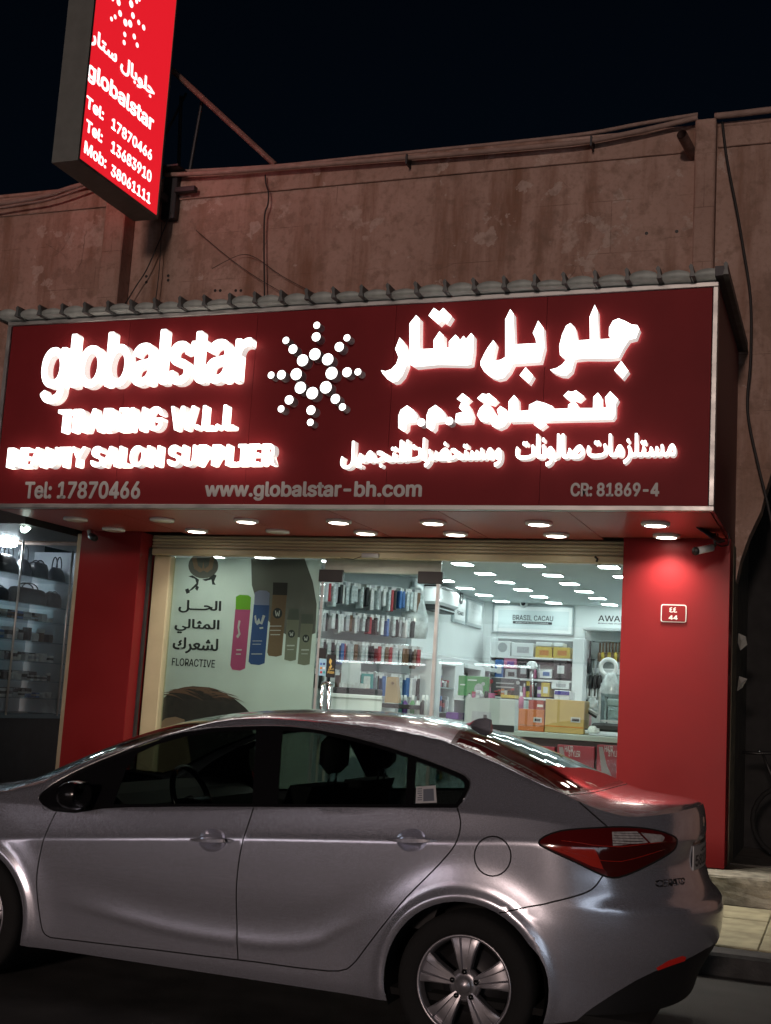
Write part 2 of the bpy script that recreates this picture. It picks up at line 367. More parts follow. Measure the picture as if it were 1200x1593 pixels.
# wall polygon: upper wall and the strip beside the arched doorway at the right
pts = [(-16, 3.0), (xa, 3.0)]+[(p[0], p[2]) for p in op]+[(.05, 4.42), (.35, 4.55), (.75, 4.42), (1.0, 4.0), (1.08, 3.4), (1.08, .12), (8, .12), (8, ZT), (-16, ZT)]
def extr_poly(name, pts, y0, y1, m, parent):
    return poly_letter(name, pts, y0, y1-y0, [m, m], parent)
extr_poly('wall', pts, YW, YW+.25, PLASTER, bld)
zg = at(700, 273, YW)[2]
box('parapet_band', -16, -7.62, YW-.025, YW-.001, zg, ZT-.004, PLASTER, bld, .006)
box('parapet_band', -7.33, -1.325, YW-.025, YW-.001, zg, ZT-.004, PLASTER, bld, .006)
box('parapet_band', -1.13, 8, YW-.025, YW-.001, zg+.02, ZT-.004, PLASTER, bld, .006)
box('pilaster', -1.322, -1.135, YW-.16, YW-.002, 4.6, ZT+.03, PLASTER, bld, .012)
box('pilaster', -7.60, -7.345, YW-.22, YW-.002, 4.6, ZT-.06, PLASTER, bld, .012)
box('parapet_top', -16, 8, YW-.02, YW+.30, ZT+.001, ZT+.05, PLASTER, bld, .015)
for (u, v) in [(351, 291), (366, 290), (381, 289), (391, 288), (228, 430), (228, 439), (262, 429), (262, 436), (335, 452), (343, 452), (367, 452), (375, 452), (1006, 363), (1053, 360)]:
    p = at(u, v, YW); MB().lathe([(0, -.004), (.016, -.004), (.018, .003)], (p[0], YW, p[2]), 'y', 8).build('anchor_hole', BLACK, bld)
# conduits lying along the parapet, sagging between their ties
def strand(name, px, Y, r, m, label, cat, group=None, n=6, sub=4):
    P = [at(u, v, Y) for u, v in px]; Q = []
    for i in range(len(P)-1):
        p0, p1, p2, p3 = P[max(i-1, 0)], P[i], P[i+1], P[min(i+2, len(P)-1)]
        for k in range(sub):
            t = k/sub; Q.append(.5*((2*p1)+(-p0+p2)*t+(2*p0-5*p1+4*p2-p3)*t*t+(-p0+3*p1-3*p2+p3)*t**3))
    Q.append(P[-1]); mb = MB().tube(Q, r, n); o = mb.build(name, m, None, True)
    return tag(o, label, cat, group)
CONDM = mat('dusty_conduit', (.33, .235, .20), .8, noise=.2, nscale=10)
strand('conduit', [(258, 272), (330, 269), (420, 262), (500, 256), (640, 245), (760, 235), (860, 226), (920, 219), (1000, 203), (1060, 189), (1086, 183)], 11.08, .026, CONDM, 'lower thick plaster-coloured conduit sagging along the parapet right of the hanging sign', 'conduit', 'conduits along the parapet', 8)
strand('conduit', [(258, 268), (420, 259), (560, 245), (700, 231), (820, 219), (920, 207), (1000, 192), (1086, 178)], 11.22, .020, CONDM, 'upper thin conduit along the top edge of the parapet above the thick one', 'conduit', 'conduits along the parapet', 8)
strand('conduit', [(-40, 322), (30, 312), (75, 303), (125, 288), (180, 277)], 11.1, .028, CONDM, 'thick conduit rising along the parapet left of the hanging sign', 'conduit', 'conduits along the parapet', 8)
strand('conduit', [(-40, 330), (30, 318), (80, 309), (150, 285)], 11.05, .014, CONDM, 'thin conduit under the thick one at the far left of the parapet', 'conduit', 'conduits along the parapet', 6)
strand('conduit', [(1112, 181), (1150, 177), (1200, 171), (1290, 163), (1500, 140), (1800, 108)], 11.1, .032, CONDM, 'short thick conduit on the parapet right of the right pilaster', 'conduit', 'conduits along the parapet', 8)
for (u, v) in ((633, 247), (920, 219)):
    p = at(u, v, 11.05); MB().box(p[0]-.009, p[0]+.009, 11.035, 11.25, p[2]-.055, p[2]+.045).build('conduit_strap', STEEL, bld)
strand('hanging_cable', [(413, 272), (414, 285), (418, 300), (417, 318), (412, 335), (411, 380), (412, 465)], 11.12, .009, WIREM, 'black cable hanging down the middle of the wall from the parapet', 'cable', None, 5)
strand('hanging_cable', [(266, 330), (248, 375), (228, 420), (212, 445), (192, 478)], 11.1, .007, WIREM, 'black cable running slantwise from the hanging sign bracket to the canopy roof', 'cable', None, 5)
strand('hanging_cable', [(252, 345), (250, 390), (247, 430), (241, 478)], 11.12, .005, WIREM, 'thin wire dropping straight from below the hanging sign to the canopy roof', 'cable', None, 5)
strand('hanging_cable', [(305, 358), (355, 400), (400, 432), (462, 468)], 11.13, .0035, WIREM, 'thin straight wire sloping down to the right on the dark patch of wall', 'cable', None, 4)
strand('hanging_cable', [(330, 418), (356, 404), (378, 396), (400, 402), (440, 430), (500, 462)], 11.14, .0035, WIREM, 'thin arched wire on the wall crossing the straight one', 'cable', None, 4)
strand('hanging_cable', [(1124, 190), (1128, 225), (1133, 258), (1147, 330), (1157, 389), (1168, 466), (1168, 559), (1163, 620), (1166, 660), (1180, 725), (1194, 782), (1204, 830)], 11.1, .014, WIREM, 'thick black cable hanging beside the right pilaster past the canopy', 'cable', None, 6)
# drain spout
p0 = at(1079, 243, 11.2); p1 = at(1061, 209, 10.85)
d = MB().tube([p0, p1], .048, 14, cap=False); d.tube([p1, p0+(p1-p0)*.05], .040, 14, cap=False); ds = d.build('drain_spout', RUST, None, True); tag(ds, 'short round drain pipe sticking out of the wall beside the right pilaster', 'drain pipe')
# right doorway recess; its shade is put into the dark surface colours
rec = thing('dark_doorway', (.2, 11.9, .12), 'dark unlit arched doorway at the right end of the wall', 'doorway')
DKW = mat('doorway_shade', (.016, .016, .016), .9, noise=.3)
box('jamb', xa-.30, xa-.002, YW+.26, 12.7, .14, 4.6, mat('shaded_jamb', (.07, .065, .055), .9, noise=.35, nscale=6, bump=.4), rec)
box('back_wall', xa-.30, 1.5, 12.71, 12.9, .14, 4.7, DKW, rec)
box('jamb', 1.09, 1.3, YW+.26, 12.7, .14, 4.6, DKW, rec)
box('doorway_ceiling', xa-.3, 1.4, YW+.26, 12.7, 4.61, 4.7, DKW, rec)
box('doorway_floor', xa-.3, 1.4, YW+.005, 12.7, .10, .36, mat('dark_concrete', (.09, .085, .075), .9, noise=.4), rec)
# concrete step
st = MB().box(-1.08, -.10, 10.36, YW-.001, .12, .352, 0, .02); o = st.build('concrete_step', CONC); tag(o, 'rough concrete step at the foot of the right red pillar', 'step')
bm = bmesh.new(); bm.from_mesh(o.data); bmesh.ops.subdivide_edges(bm, edges=bm.edges[:], cuts=5, use_grid_fill=True)
for v in bm.verts: v.co += Vector((rng.uniform(-1, 1), rng.uniform(-1, 1), rng.uniform(-1, 1)))*.006
bm.to_mesh(o.data); bm.free()
o = box('plinth', -30, -1.09, 10.36, 11.0, .12, .30, CONC); tag(o, kind='structure')
# torn plastic scraps on the jamb
PLA = mat('clear_plastic_scrap', (.35, .36, .34), .25, noise=.2)
for pp, lab in (([(1149, 985), (1160, 990), (1163, 1003), (1152, 1012), (1148, 1000)], 'upper torn scrap of plastic sheet stuck on the doorway edge'), ([(1150, 1052), (1163, 1056), (1155, 1070), (1147, 1075)], 'lower torn scrap of plastic sheet stuck on the doorway edge')):
    q = [at(u, v, YW-.02-.03*(k % 2)) for k, (u, v) in enumerate(pp)]; c = np.mean(q, 0)+np.array([0, -.04, 0])
    o = mesh('plastic_scrap', q+[c], [(i, (i+1) % len(q), len(q)) for i in range(len(q))], PLA); tag(o, lab, 'plastic scrap', 'plastic scraps on the doorway edge')
# bicycle parked in the doorway
bk = thing('bicycle', (-.3, 11.75, .36), 'dark bicycle parked in the unlit doorway, mostly in shadow', 'bicycle')
hb = at(1178, 1172, 11.7)
MB().tube([hb+np.array([-.13, 0, 0]), hb, hb+np.array([.30, .03, .03])], .014, 8).build('handlebar', BLACK, bk, True)
MB().lathe([(0, -.01), (.012, -.01), (.014, .03), (0, .035)], tuple(hb+np.array([.02, -.03, .02])), 'y', 8).build('bell', CHROME, bk, True)
def torus(mb, c, R, r, axis='x', n=24, k=6, m=0):
    v = []; f = []
    for i in range(n):
        a = 2*pi*i/n
        for j in range(k):
            b = 2*pi*j/k; q = R+r*cos(b); w = r*sin(b)
            p = {'x': (w, q*cos(a), q*sin(a)), 'y': (q*cos(a), w, q*sin(a)), 'z': (q*cos(a), q*sin(a), w)}[axis]
            v.append((c[0]+p[0], c[1]+p[1], c[2]+p[2]))
    for i in range(n):
        for j in range(k): f.append((i*k+j, ((i+1) % n)*k+j, ((i+1) % n)*k+(j+1) % k, i*k+(j+1) % k))
    return mb.add(v, f, m)
torus(MB(), (hb[0]+.28, 11.72, .70), .31, .022, 'y').build('wheel', RUBBER, bk, True)
torus(MB(), (hb[0]+1.28, 11.78, .70), .31, .022, 'y').build('wheel', RUBBER, bk, True)
MB().tube([hb+np.array([.05, 0, 0]), (hb[0]+.12, 11.72, 1.1), (hb[0]+.28, 11.72, .70)], .014, 6).tube([(hb[0]+.12, 11.72, 1.1), (hb[0]+.75, 11.74, .68), (hb[0]+1.28, 11.78, .70)], .014, 6).tube([(hb[0]+.75, 11.74, .68), (hb[0]+.9, 11.76, 1.22)], .014, 6).tube([(hb[0]+.12, 11.72, 1.12), (hb[0]+.88, 11.76, 1.12)], .014, 6).build('frame', BLACK, bk, True)
MB().box(hb[0]+.78, hb[0]+1.02, 11.70, 11.82, 1.22, 1.27, 0, .02).build('saddle', BLACK, bk)
# ------------------------------------------------------------------ red pillars
p = MB().box(-1.800, -.905, 10.70, 11.0, .36, 3.06, 0, .004); tag(p.build('red_pillar', RED), 'wide red clad pillar right of the shop window, with the house number', 'pillar')
p = MB().box(-7.305, -6.60, 10.70, 11.0, .14, 3.06, 0, .004); tag(p.build('red_pillar', RED), 'red clad pillar left of the shop window beside the neighbouring display', 'pillar')
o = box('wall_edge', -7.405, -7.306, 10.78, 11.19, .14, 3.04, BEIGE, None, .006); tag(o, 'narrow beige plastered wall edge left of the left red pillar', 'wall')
o = box('wall_edge', -.904, xa-.001, 10.98, 11.44, .353, 3.05, mat('darker_beige_plaster', (.15, .13, .095), .9, noise=.4, nscale=6, bump=.4), None, .004); tag(o, 'narrow beige plastered wall edge right of the right red pillar', 'wall')  # right edge in a darker beige than the left one
# house number plate on the right pillar
c0 = at(1029, 940, 10.7); c1 = at(1068, 969, 10.7)
npl = thing('house_number_sign', ((c0[0]+c1[0])/2, 10.69, c1[2]), 'small red plate with white border reading 44 in Arabic and Latin digits', 'number sign')
def rrect(x0, x1, z0, z1, r, n=4):
    o = []
    for cx, cz, a0 in ((x1-r, z1-r, 0), (x0+r, z1-r, 90), (x0+r, z0+r, 180), (x1-r, z0+r, 270)):
        for k in range(n+1): a = radians(a0+90*k/n); o.append((cx+r*cos(a), cz+r*sin(a)))
    return o
NPW = mat('sign_white', (.75, .72, .68), .4)
poly_letter('plate', rrect(c0[0], c1[0], c1[2], c0[2], .018), 10.690, .010, [NPW, NPW], npl)
poly_letter('plate_face', rrect(c0[0]+.008, c1[0]-.008, c1[2]+.008, c0[2]-.008, .012), 10.6865, .003, [RED, RED], npl)
text_flat('digits', '44', at(1041, 955, 10.7)[0], at(1055, 955, 10.7)[0], at(1048, 964.5, 10.7)[2], at(1048, 957.5, 10.7)[2], 10.6865, NPW, npl, .03)
text_flat('arabic_digits', '٤٤', at(1042, 948, 10.7)[0], at(1054, 948, 10.7)[0], at(1048, 953, 10.7)[2], at(1048, 945, 10.7)[2], 10.6865, NPW, npl, .03, .002, False)
# ------------------------------------------------------------------ canopy with the shop sign
YS = 9.25; SX0, SX1, SZ0, SZ1 = -7.345, -.905, 3.06, 4.815
sg = thing('shop_sign', ((SX0+SX1)/2, YS, SZ0), 'long dark red illuminated shop sign box with glowing white raised lettering', 'shop sign')
xs = [SX0+.045+(SX1-SX0-.09)*i/5 for i in range(6)]
for i in range(5): box('sign_panel', xs[i]+.0015, xs[i+1]-.0015, YS+.02, YS+.05, SZ0+.04, SZ1-.04, REDP, sg)
box('sign_frame', SX0, SX1, YS, YS+.07, SZ1-.038, SZ1, ALU, sg, .004)
box('sign_frame', SX0, SX1, YS, YS+.07, SZ0, SZ0+.038, ALU, sg, .004)
box('sign_frame', SX1-.040, SX1-.001, YS+.001, YS+.069, SZ0+.039, SZ1-.039, ALU, sg, .004)
box('sign_frame', SX0+.001, SX0+.040, YS+.001, YS+.069, SZ0+.039, SZ1-.039, ALU, sg, .004)
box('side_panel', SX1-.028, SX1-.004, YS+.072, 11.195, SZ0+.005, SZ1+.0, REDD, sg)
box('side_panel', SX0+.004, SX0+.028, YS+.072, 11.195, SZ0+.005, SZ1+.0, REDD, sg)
box('back_board', SX0+.05, SX1-.05, YS+.055, YS+.075, SZ0+.03, SZ1-.02, STEEL, sg)
SOF = mat('soffit_panel_red', (.33, .055, .045), .36, noise=.04, nscale=2)
sxs = [-7.30, -6.15, -5.0, -4.0, -3.05, -2.0, SX1-.03]
for i in range(6): box('soffit_panel', sxs[i]+.004, sxs[i+1]-.004, YS+.075, 10.695 if i in (0, 5) else 10.86, 3.058, 3.075, SOF, sg)
# corrugated roof: one curved pan and one hooked rib after another
RIBM = mat('dark_rib_metal', (.12, .13, .13), .5, .4, noise=.3, nscale=7)
rf = thing('canopy_roof', ((SX0+SX1)/2, 10.2, 4.82), 'grey corrugated metal sheet roof with upstanding ribs on the sign canopy', 'roof')
NP = 27; pw = (SX1+.06-SX0+.06)/NP
panv = []; panf = []
for k, y in enumerate((-.09, .5, 1.2, 1.94)):
    for i in range(9):
        a = i/8; panv.append(((a-.5)*(pw-.006), y, .022+.046*sin(pi*a)**.55+.012*k/3))
    for i in range(9):
        a = i/8; panv.append(((a-.5)*(pw-.006), y, .002+.004*sin(pi*a)+.012*k/3))
for k in range(3):
    for i in range(8):
        b = k*18; panf += [(b+i, b+i+1, b+i+19, b+i+18), (b+9+i, b+27+i, b+28+i, b+10+i)]
panf += [(i, i+9, i+10, i+1) for i in range(8)]+[(27+27+i, 27+27+i+1, 27+36+i+1, 27+36+i) for i in range(0)]
pan = None; rib = None
ribp = [(-.020, .0), (-.010, .045), (-.020, .080), (-.004, .100), (.012, .085), (.012, .040), (.022, .0)]
for i in range(NP+1):
    X = SX0-.06+pw*i
    if rib is None:
        o = MB().prism(ribp, 'y', -.13, 1.94).build('rib', RIBM, None, origin=(0, 0, 0)); rib = o.data; bpy.data.objects.remove(o)
    o = link('rib', rib, rf, (X, YS, 4.822)); o.rotation_euler.y = rng.uniform(-.12, .12)
    if i < NP:
        if pan is None:
            o = mesh('roof_pan', panv, panf, GALV, None, True, (0, 0, 0)); pan = o.data; bpy.data.objects.remove(o)
        o = link('roof_pan', pan, rf, (X+pw/2, YS+rng.uniform(-.02, .015), 4.822+rng.uniform(-.006, .008))); o.rotation_euler.y = rng.uniform(-.03, .03); o.scale.z = rng.uniform(.8, 1.15)
box('edge_flashing', SX1-.02, SX1+.075, YS-.1, 11.19, 4.825, 4.90, STEEL, rf)
# ---- raised lettering (front faces stand 0.1 m off the panel)
YF = YS-.085; DEP = .09
def rectpx(l, r, b, t, Y): return at(*l, Y)[0], at(*r, Y)[0], at(*b, Y)[2], at(*t, Y)[2]
build_letters('globalstar', *rectpx((63, 590), (391, 550), (92, 627), (240, 513), YF), YF, DEP, [LETW, LETS], sg, .016, spacing=.95)
build_letters('TRADING W.L.L', *rectpx((89, 655), (366, 650), (150, 672), (150, 635), YF), YF, DEP, [LETW, LETS], sg, .020)
build_letters('BEAUTY SALON SUPPLIER', *rectpx((11, 710), (429, 705), (100, 727), (100, 695), YF), YF, DEP, [LETW, LETS], sg, .020)
for body, l, r, b, t in (('Tel: 17870466', (39, 762), (219, 762), (100, 776), (100, 749)), ('www.globalstar-bh.com', (319, 764), (657, 762), (430, 779), (480, 749)), ('CR: 81869-4', (888, 762), (1026, 762), (950, 772.5), (950, 751))):
    x0, x1, z0, z1 = rectpx(l, r, b, t, YS+.02); text_flat('printed_line', body, x0, x1, z0, z1, YS+.0195, PRINT, sg, .032)
# the star of round lamps
ST = [(493, 506, 5), (492, 524, 6.5), (490, 551, 8.5), (510, 559, 8.5), (528, 539.5, 6.8), (540, 525.5, 5), (516, 580.5, 9), (540, 579, 7), (557, 578.5, 5), (507, 602.5, 8.8), (522, 620.5, 7), (533, 633, 5.2), (486, 611.5, 8.8), (484, 638, 6.8), (483, 657, 5), (467.5, 603, 8.5), (450, 622, 6.6), (437.5, 636, 5), (461, 582, 8.5), (438, 583, 6.6), (422, 583.5, 5), (471, 560.5, 8.5), (456, 543, 6.6), (445, 529.5, 5)]
for u, v, r in ST:
    p = at(u, v, YF); R = r/FPX*np.linalg.norm(p)*1.08
    mb = MB().lathe([(0, 0), (R*.96, 0)], (p[0], YF, p[2]), 'y', 20, 0).lathe([(R*.96, .0005), (R, .004), (R, DEP+.012)], (p[0], YF, p[2]), 'y', 20, 1)
    mb.build('star_dot', [LETW, LETS2], sg)
# large Arabic words, outlines measured on the sign
def crop_pts(pts, x0, y0, k): return [(x0+a/k, y0+b/k) for a, b in pts]
A1 = dict(x0=560, y0=460, k=1200/260); A2 = dict(x0=760, y0=460, k=1200/260)
words = [
 ('arabic_letter', A1, [(152, 535), (185, 542), (225, 528), (262, 490), (278, 440), (254, 382), (286, 300), (318, 340), (342, 420), (336, 500), (305, 575), (268, 615), (238, 622), (200, 600), (165, 560)]),
 ('arabic_word', A1, [(357, 200), (405, 140), (430, 165), (428, 384), (530, 380), (530, 320), (572, 256), (602, 285), (604, 375), (640, 372), (640, 330), (686, 280), (708, 300), (708, 345), (722, 318), (745, 288), (762, 312), (800, 268), (818, 290), (815, 400), (800, 492), (770, 500), (700, 498), (560, 496), (395, 512), (357, 490)]),
 ('arabic_dot', A1, [(494, 142), (532, 88), (572, 116), (600, 88), (660, 148), (628, 200), (590, 180), (565, 205)]),
 ('arabic_word', A2, [(-55, 470), (-20, 400), (-2, 370), (36, 320), (54, 348), (36, 440), (42, 468), (90, 460), (122, 440), (122, 170), (158, 98), (180, 130), (188, 350), (345, 342), (340, 310), (320, 268), (358, 180), (395, 230), (402, 370), (375, 475), (178, 490), (150, 545), (110, 590), (65, 600), (20, 585), (-30, 545), (-55, 500)]),
 ('arabic_dot', A2, [(225, 572), (268, 514), (322, 575), (290, 630)]),
 ('arabic_word', A2, [(444, 532), (490, 520), (530, 495), (560, 460), (515, 425), (510, 360), (530, 280), (560, 215), (590, 198), (622, 230), (640, 322), (730, 316), (728, 152), (764, 66), (784, 110), (790, 314), (868, 310), (940, 312), (948, 292), (915, 295), (888, 310), (866, 290), (868, 230), (895, 180), (935, 164), (980, 182), (1030, 208), (1070, 212), (1085, 240), (1060, 305), (1010, 318), (975, 370), (935, 445), (860, 452), (700, 450), (620, 458), (598, 540), (560, 575), (520, 572), (470, 552)]),
 ('arabic_dot', A2, [(905, 536), (955, 470), (1006, 540), (965, 595)]),
]
B1 = dict(x0=520, y0=590, k=1200/280); B2 = dict(x0=760, y0=590, k=1200/320)
meem = lambda dx, dy: [(430+dx, 245+dy), (445+dx, 205+dy), (488+dx, 175+dy), (530+dx, 205+dy), (556+dx, 245+dy), (548+dx, 285+dy), (520+dx, 288+dy), (488+dx, 292+dy), (484+dx, 330+dy), (466+dx, 350+dy), (430+dx, 325+dy)]
words += [
 ('arabic_letter', B1, meem(0, 0)), ('arabic_letter', B1, meem(188, -3)),
 ('arabic_letter', B1, [(808, 285), (815, 230), (862, 218), (834, 190), (850, 155), (884, 160), (905, 185), (926, 240), (915, 288), (830, 293)]),
 ('arabic_dot', B1, [(820, 132), (858, 94), (908, 132), (870, 165)]),
 ('arabic_letter', B1, [(955, 240), (972, 195), (1010, 162), (1045, 180), (1070, 225), (1060, 270), (1020, 288), (980, 280)]),
 ('arabic_dot', B1, [(956, 128), (990, 96), (1015, 102), (1035, 96), (1088, 140), (1060, 168), (1020, 155), (980, 148)]),
 ('arabic_letter', B2, [(15, 250), (45, 232), (60, 210), (52, 178), (72, 158), (105, 178), (122, 210), (118, 245), (95, 275), (60, 290), (25, 275)]),
 ('arabic_word', B2, [(120, 130), (152, 94), (174, 120), (176, 188), (238, 182), (240, 150), (285, 128), (330, 140), (378, 160), (378, 175), (466, 172), (468, 150), (500, 128), (522, 150), (524, 170), (612, 170), (614, 105), (640, 80), (660, 105), (660, 168), (690, 165), (682, 108), (712, 72), (758, 118), (742, 150), (740, 215), (725, 235), (640, 238), (490, 240), (300, 245), (130, 250), (120, 225)]),
 ('arabic_dot', B2, [(266, 265), (300, 243), (342, 265), (306, 292)]),
 ('arabic_dot', B2, [(440, 98), (468, 70), (490, 76), (512, 66), (560, 102), (530, 128), (500, 118), (470, 122)]),
]
for k, (nm, C, pts) in enumerate(words):
    q = [at(u, v, YF) for u, v in crop_pts(pts, **C)]
    poly_letter(nm, [(p[0], p[2]) for p in q], YF-.0007*k, DEP, [LETW, LETS], sg)
for (u, v, r) in ((655.5, 657, 6.6), (699, 655, 6.6)):
    p = at(u, v, YF); R = r/FPX*9.6
    MB().lathe([(0, 0), (R, 0)], (p[0], YF, p[2]), 'y', 16, 0).lathe([(R, .0005), (R, DEP)], (p[0], YF, p[2]), 'y', 16, 1).build('arabic_dot', [LETW, LETS2], sg)
# third Arabic line, one glyph after another
def arabic_line(words_px, Y, m, parent, off, depth=None, name='arabic_word'):
    for body, l, r, b, t in words_px:
        x0, x1, z0, z1 = rectpx(l, r, b, t, Y); build_letters(arabic(body), x0, x1, z0, z1, Y, depth, m, parent, off, False, name)
arabic_line([('مستلزمات', (913, 700), (1052, 695), (980, 721), (990, 674)), ('صالونات', (802, 705), (908, 700), (850, 725), (850, 675)), ('ومستحضرات', (628, 705), (781, 705), (720, 726), (720, 680)), ('للتجميل', (530, 710), (636, 705), (580, 729), (600, 685))], YF, [LETW, LETS], sg, .020, DEP)
# ------------------------------------------------------------------ downlights in the soffit
DLX = [-6.80, -5.87, -5.01, -4.12, -3.26, -2.35, -1.41]
lit = {(0, 2), (0, 3), (0, 4), (0, 5), (0, 6), (1, 1), (1, 3), (1, 4), (1, 5), (1, 6)}
names = {0: 'front', 1: 'rear'}
for r_ in (0, 1):
    for i, X in enumerate(DLX):
        on = (r_, i) in lit; Y = 9.84 if r_ == 0 else 10.50
        t = thing('downlight', (X, Y, 3.03), ('lit' if on else 'unlit')+' round downlight, '+ORD[i]+' from the left in the '+names[r_]+' row under the canopy', 'downlight', 'round downlights under the canopy')
        MB().lathe([(.085, 0), (.112, .004), (.115, .027), (.085, .027)], (X, Y, 3.03), 'z', 24).build('trim_ring', WHITEG, t, True)
        MB().lathe([(0, -.004), (.05, -.003), (.084, .002)], (X, Y, 3.03), 'z', 24).build('lens', LAMPON if on else LAMPOFF, t, True)
        if on:
            ld = bpy.data.lights.new('downlight', 'SPOT'); ld.energy = 78; ld.spot_size = radians(140); ld.spot_blend = .9; ld.shadow_soft_size = .07; ld.color = (1, .93, .82)
            lo = bpy.data.objects.new('downlight_lamp', ld); COL.objects.link(lo); lo.parent = t; lo.location = (0, 0, -.02)
# ------------------------------------------------------------------ hanging sign box
BX = -6.85; bY0, bY1, bZ0, bZ1 = 9.385, 10.875, 6.43, 9.75
bs = thing('hanging_sign', (BX-.15, (bY0+bY1)/2, bZ0), 'tall red lit double-sided hanging sign box with white lettering and phone numbers', 'hanging sign')
REDL = emis('lit_red_face', (.80, .013, .024), .95); WHL = emis('lit_white_print', (1, .96, .95), 1.5)
fr = MB(); fr.box(BX-.30, BX-.004, bY0, bY0+.03, bZ0, bZ1).box(BX-.30, BX-.004, bY1-.03, bY1, bZ0, bZ1).box(BX-.30, BX-.004, bY0+.031, bY1-.031, bZ0, bZ0+.03).box(BX-.30, BX-.004, bY0+.031, bY1-.031, bZ1-.03, bZ1)
fr.build('sign_casing', mat('grey_casing', (.17, .18, .17), .5, .3, noise=.1), bs)
MB().box(BX-.022, BX-.010, bY0+.031, bY1-.031, bZ0+.031, bZ1-.031).build('sign_face', REDL, bs)
MB().box(BX-.290, BX-.278, bY0+.031, bY1-.031, bZ0+.031, bZ1-.031).build('sign_face', REDL, bs)
def rx(l, r, b, t): return atX(*l, BX)[1], atX(*r, BX)[1], atX(*b, BX)[2], atX(*t, BX)[2]
def blade(body, l, r, b, t, off=.03, latin=True):
    if latin: text_flat('printed_line', body, *rx(l, r, b, t), BX-.0098, WHL, bs, off, .002, True, 'x')
    else:
        x0, x1, z0, z1 = rx(l, r, b, t); v, f = text_shape(arabic(body), off, .02, False); k = 0
        lo, hi = v.min(0), v.max(0); s = arabic(body)
        for i, ch in enumerate(s):
            if ch == ' ': continue
            a = text_shape(s[:i]+ch, off, .02, False)[0]; g, gf = text_shape(ch, off, .02, False); g = g+np.array([a[:, 0].max()-g[:, 0].max(), 0, 0])
            w = np.stack([BX-.0098+.002*(g[:, 2]-lo[2])/.02+.0002*k, x0+(g[:, 0]-lo[0])/(hi[0]-lo[0])*(x1-x0), z0+(g[:, 1]-lo[1])/(hi[1]-lo[1])*(z1-z0)], 1); k += 1
            mesh('printed_letter', w, gf, WHL, bs)
blade('جلوبال ستار', (141.7, 63), (241.7, 143), (150, 76), (155, 49), .035, False)
blade('globalstar', (136.7, 113), (240, 198), (146.7, 133), (156, 106), .03)
blade('Tel:', (136, 155), (163, 180), (140, 170), (136.5, 147)); blade('17870466', (175, 192), (237.7, 244), (180, 204), (177.3, 183))
blade('Tel:', (135.5, 192), (161, 214), (139, 206.7), (136, 184)); blade('13683910', (174.3, 230), (236.7, 278), (178.3, 239.5), (176.7, 218.3))
blade('Mob:', (132.7, 230), (166.7, 256), (135, 239.3), (134, 218)); blade('38061111', (174.3, 265), (235.3, 313), (180, 277), (180, 258))
for (a, b, r) in [(345, 88, 8), (362, 78, 8), (385, 62, 11), (378, 10, 12), (437, 18, 13), (445, 72, 11), (410, 105, 13), (432, 110, 13), (472, 104, 9), (495, 128, 10), (407, 160, 9), (451, 170, 10), (404, 198, 9), (465, 210, 9), (462, 6, 8), (474, -4, 8), (350, -6, 8), (410, -22, 12)]:
    p = atX(60+a/3, b/3, BX); R = r/3/FPX*np.linalg.norm(p)*1.12
    MB().lathe([(0, .002), (R, .002), (R, 0)], (BX-.0098, p[1], p[2]), 'x', 14).build('star_dot', WHL, bs)
# bracket on the wall, strut and dark posts behind
bk2 = thing('sign_bracket', (-6.95, 11.15, 6.4), 'black steel bracket fixing the hanging sign to the wall', 'bracket')
box('bracket_plate', -6.97, -6.80, 11.10, 11.19, 6.53, 7.05, STEEL, bk2, .006)
box('bracket_arm', -6.95, -6.88, 10.88, 11.099, 6.70, 6.78, STEEL, bk2, .006)
box('bracket_foot', -6.80+.001, -6.55, 11.05, 11.12, 6.80, 6.86, STEEL, bk2, .006)
box('bracket_cap', -7.02, -6.72, 10.95, 11.25, 7.055, 7.075, STEEL, bk2)
def bar(name, a, b, r, m, label):
    return tag(MB().tube([a, b], r, 8).build(name, m), label, 'strut')
bar('sign_strut', at(428, 256, 11.35), at(240, 83, 11.0), .032, RUST, 'long reddish steel strut slanting up from the parapet to the hanging sign')
bar('sign_strut', at(295, 268, 11.4), at(316, 150, 11.4), .02, STEEL, 'dark steel bar standing slightly tilted on the parapet behind the hanging sign')
bar('sign_strut', at(278, 268, 11.3), at(282, 150, 11.3), .02, STEEL, 'dark upright steel bar close behind the hanging sign')
bar('sign_strut', at(255, 215, 11.35), at(290, 145, 11.35), .014, STEEL, 'thin dark diagonal brace between the upright bar and the hanging sign')
# ------------------------------------------------------------------ security cameras
t = thing('security_camera', tuple(at(1105, 850, 10.4)), 'white bullet camera under the canopy at the right pillar with dark hood', 'security camera')
c = at(1108, 852, 10.35)
dv = np.array([-.11, -.12, -.045])
MB().tube([c, c+dv], .030, 12).build('camera_body', WHITE, t, True); MB().tube([c+dv*.99, c+dv*1.12], .034, 12).tube([c+dv*1.12, c+dv*1.13], .024, 12).build('camera_lens', BLACK, t, True)
MB().tube([c-dv*.2, c+np.array([.02, .02, .06]), at(1112, 815, 10.4)], .012, 6).build('camera_arm', BLACK, t, True)
q = [at(1083, 821, 10.05), at(1092, 822, 10.25), at(1128, 843, 10.35), at(1118, 846, 10.1)]
mesh('hood', [tuple(p) for p in q]+[tuple(p+np.array([0, 0, .012])) for p in q], [(0, 1, 2, 3), (7, 6, 5, 4), (0, 4, 5, 1), (1, 5, 6, 2), (2, 6, 7, 3), (3, 7, 4, 0)], BLACK, t)
MB().tube([at(1127, 815, 10.45), at(1135, 835, 10.5), at(1133, 848, 10.5), at(1122, 850, 10.45), at(1112, 845, 10.4)], .006, 5).build('camera_cable', BLACK, t, True)
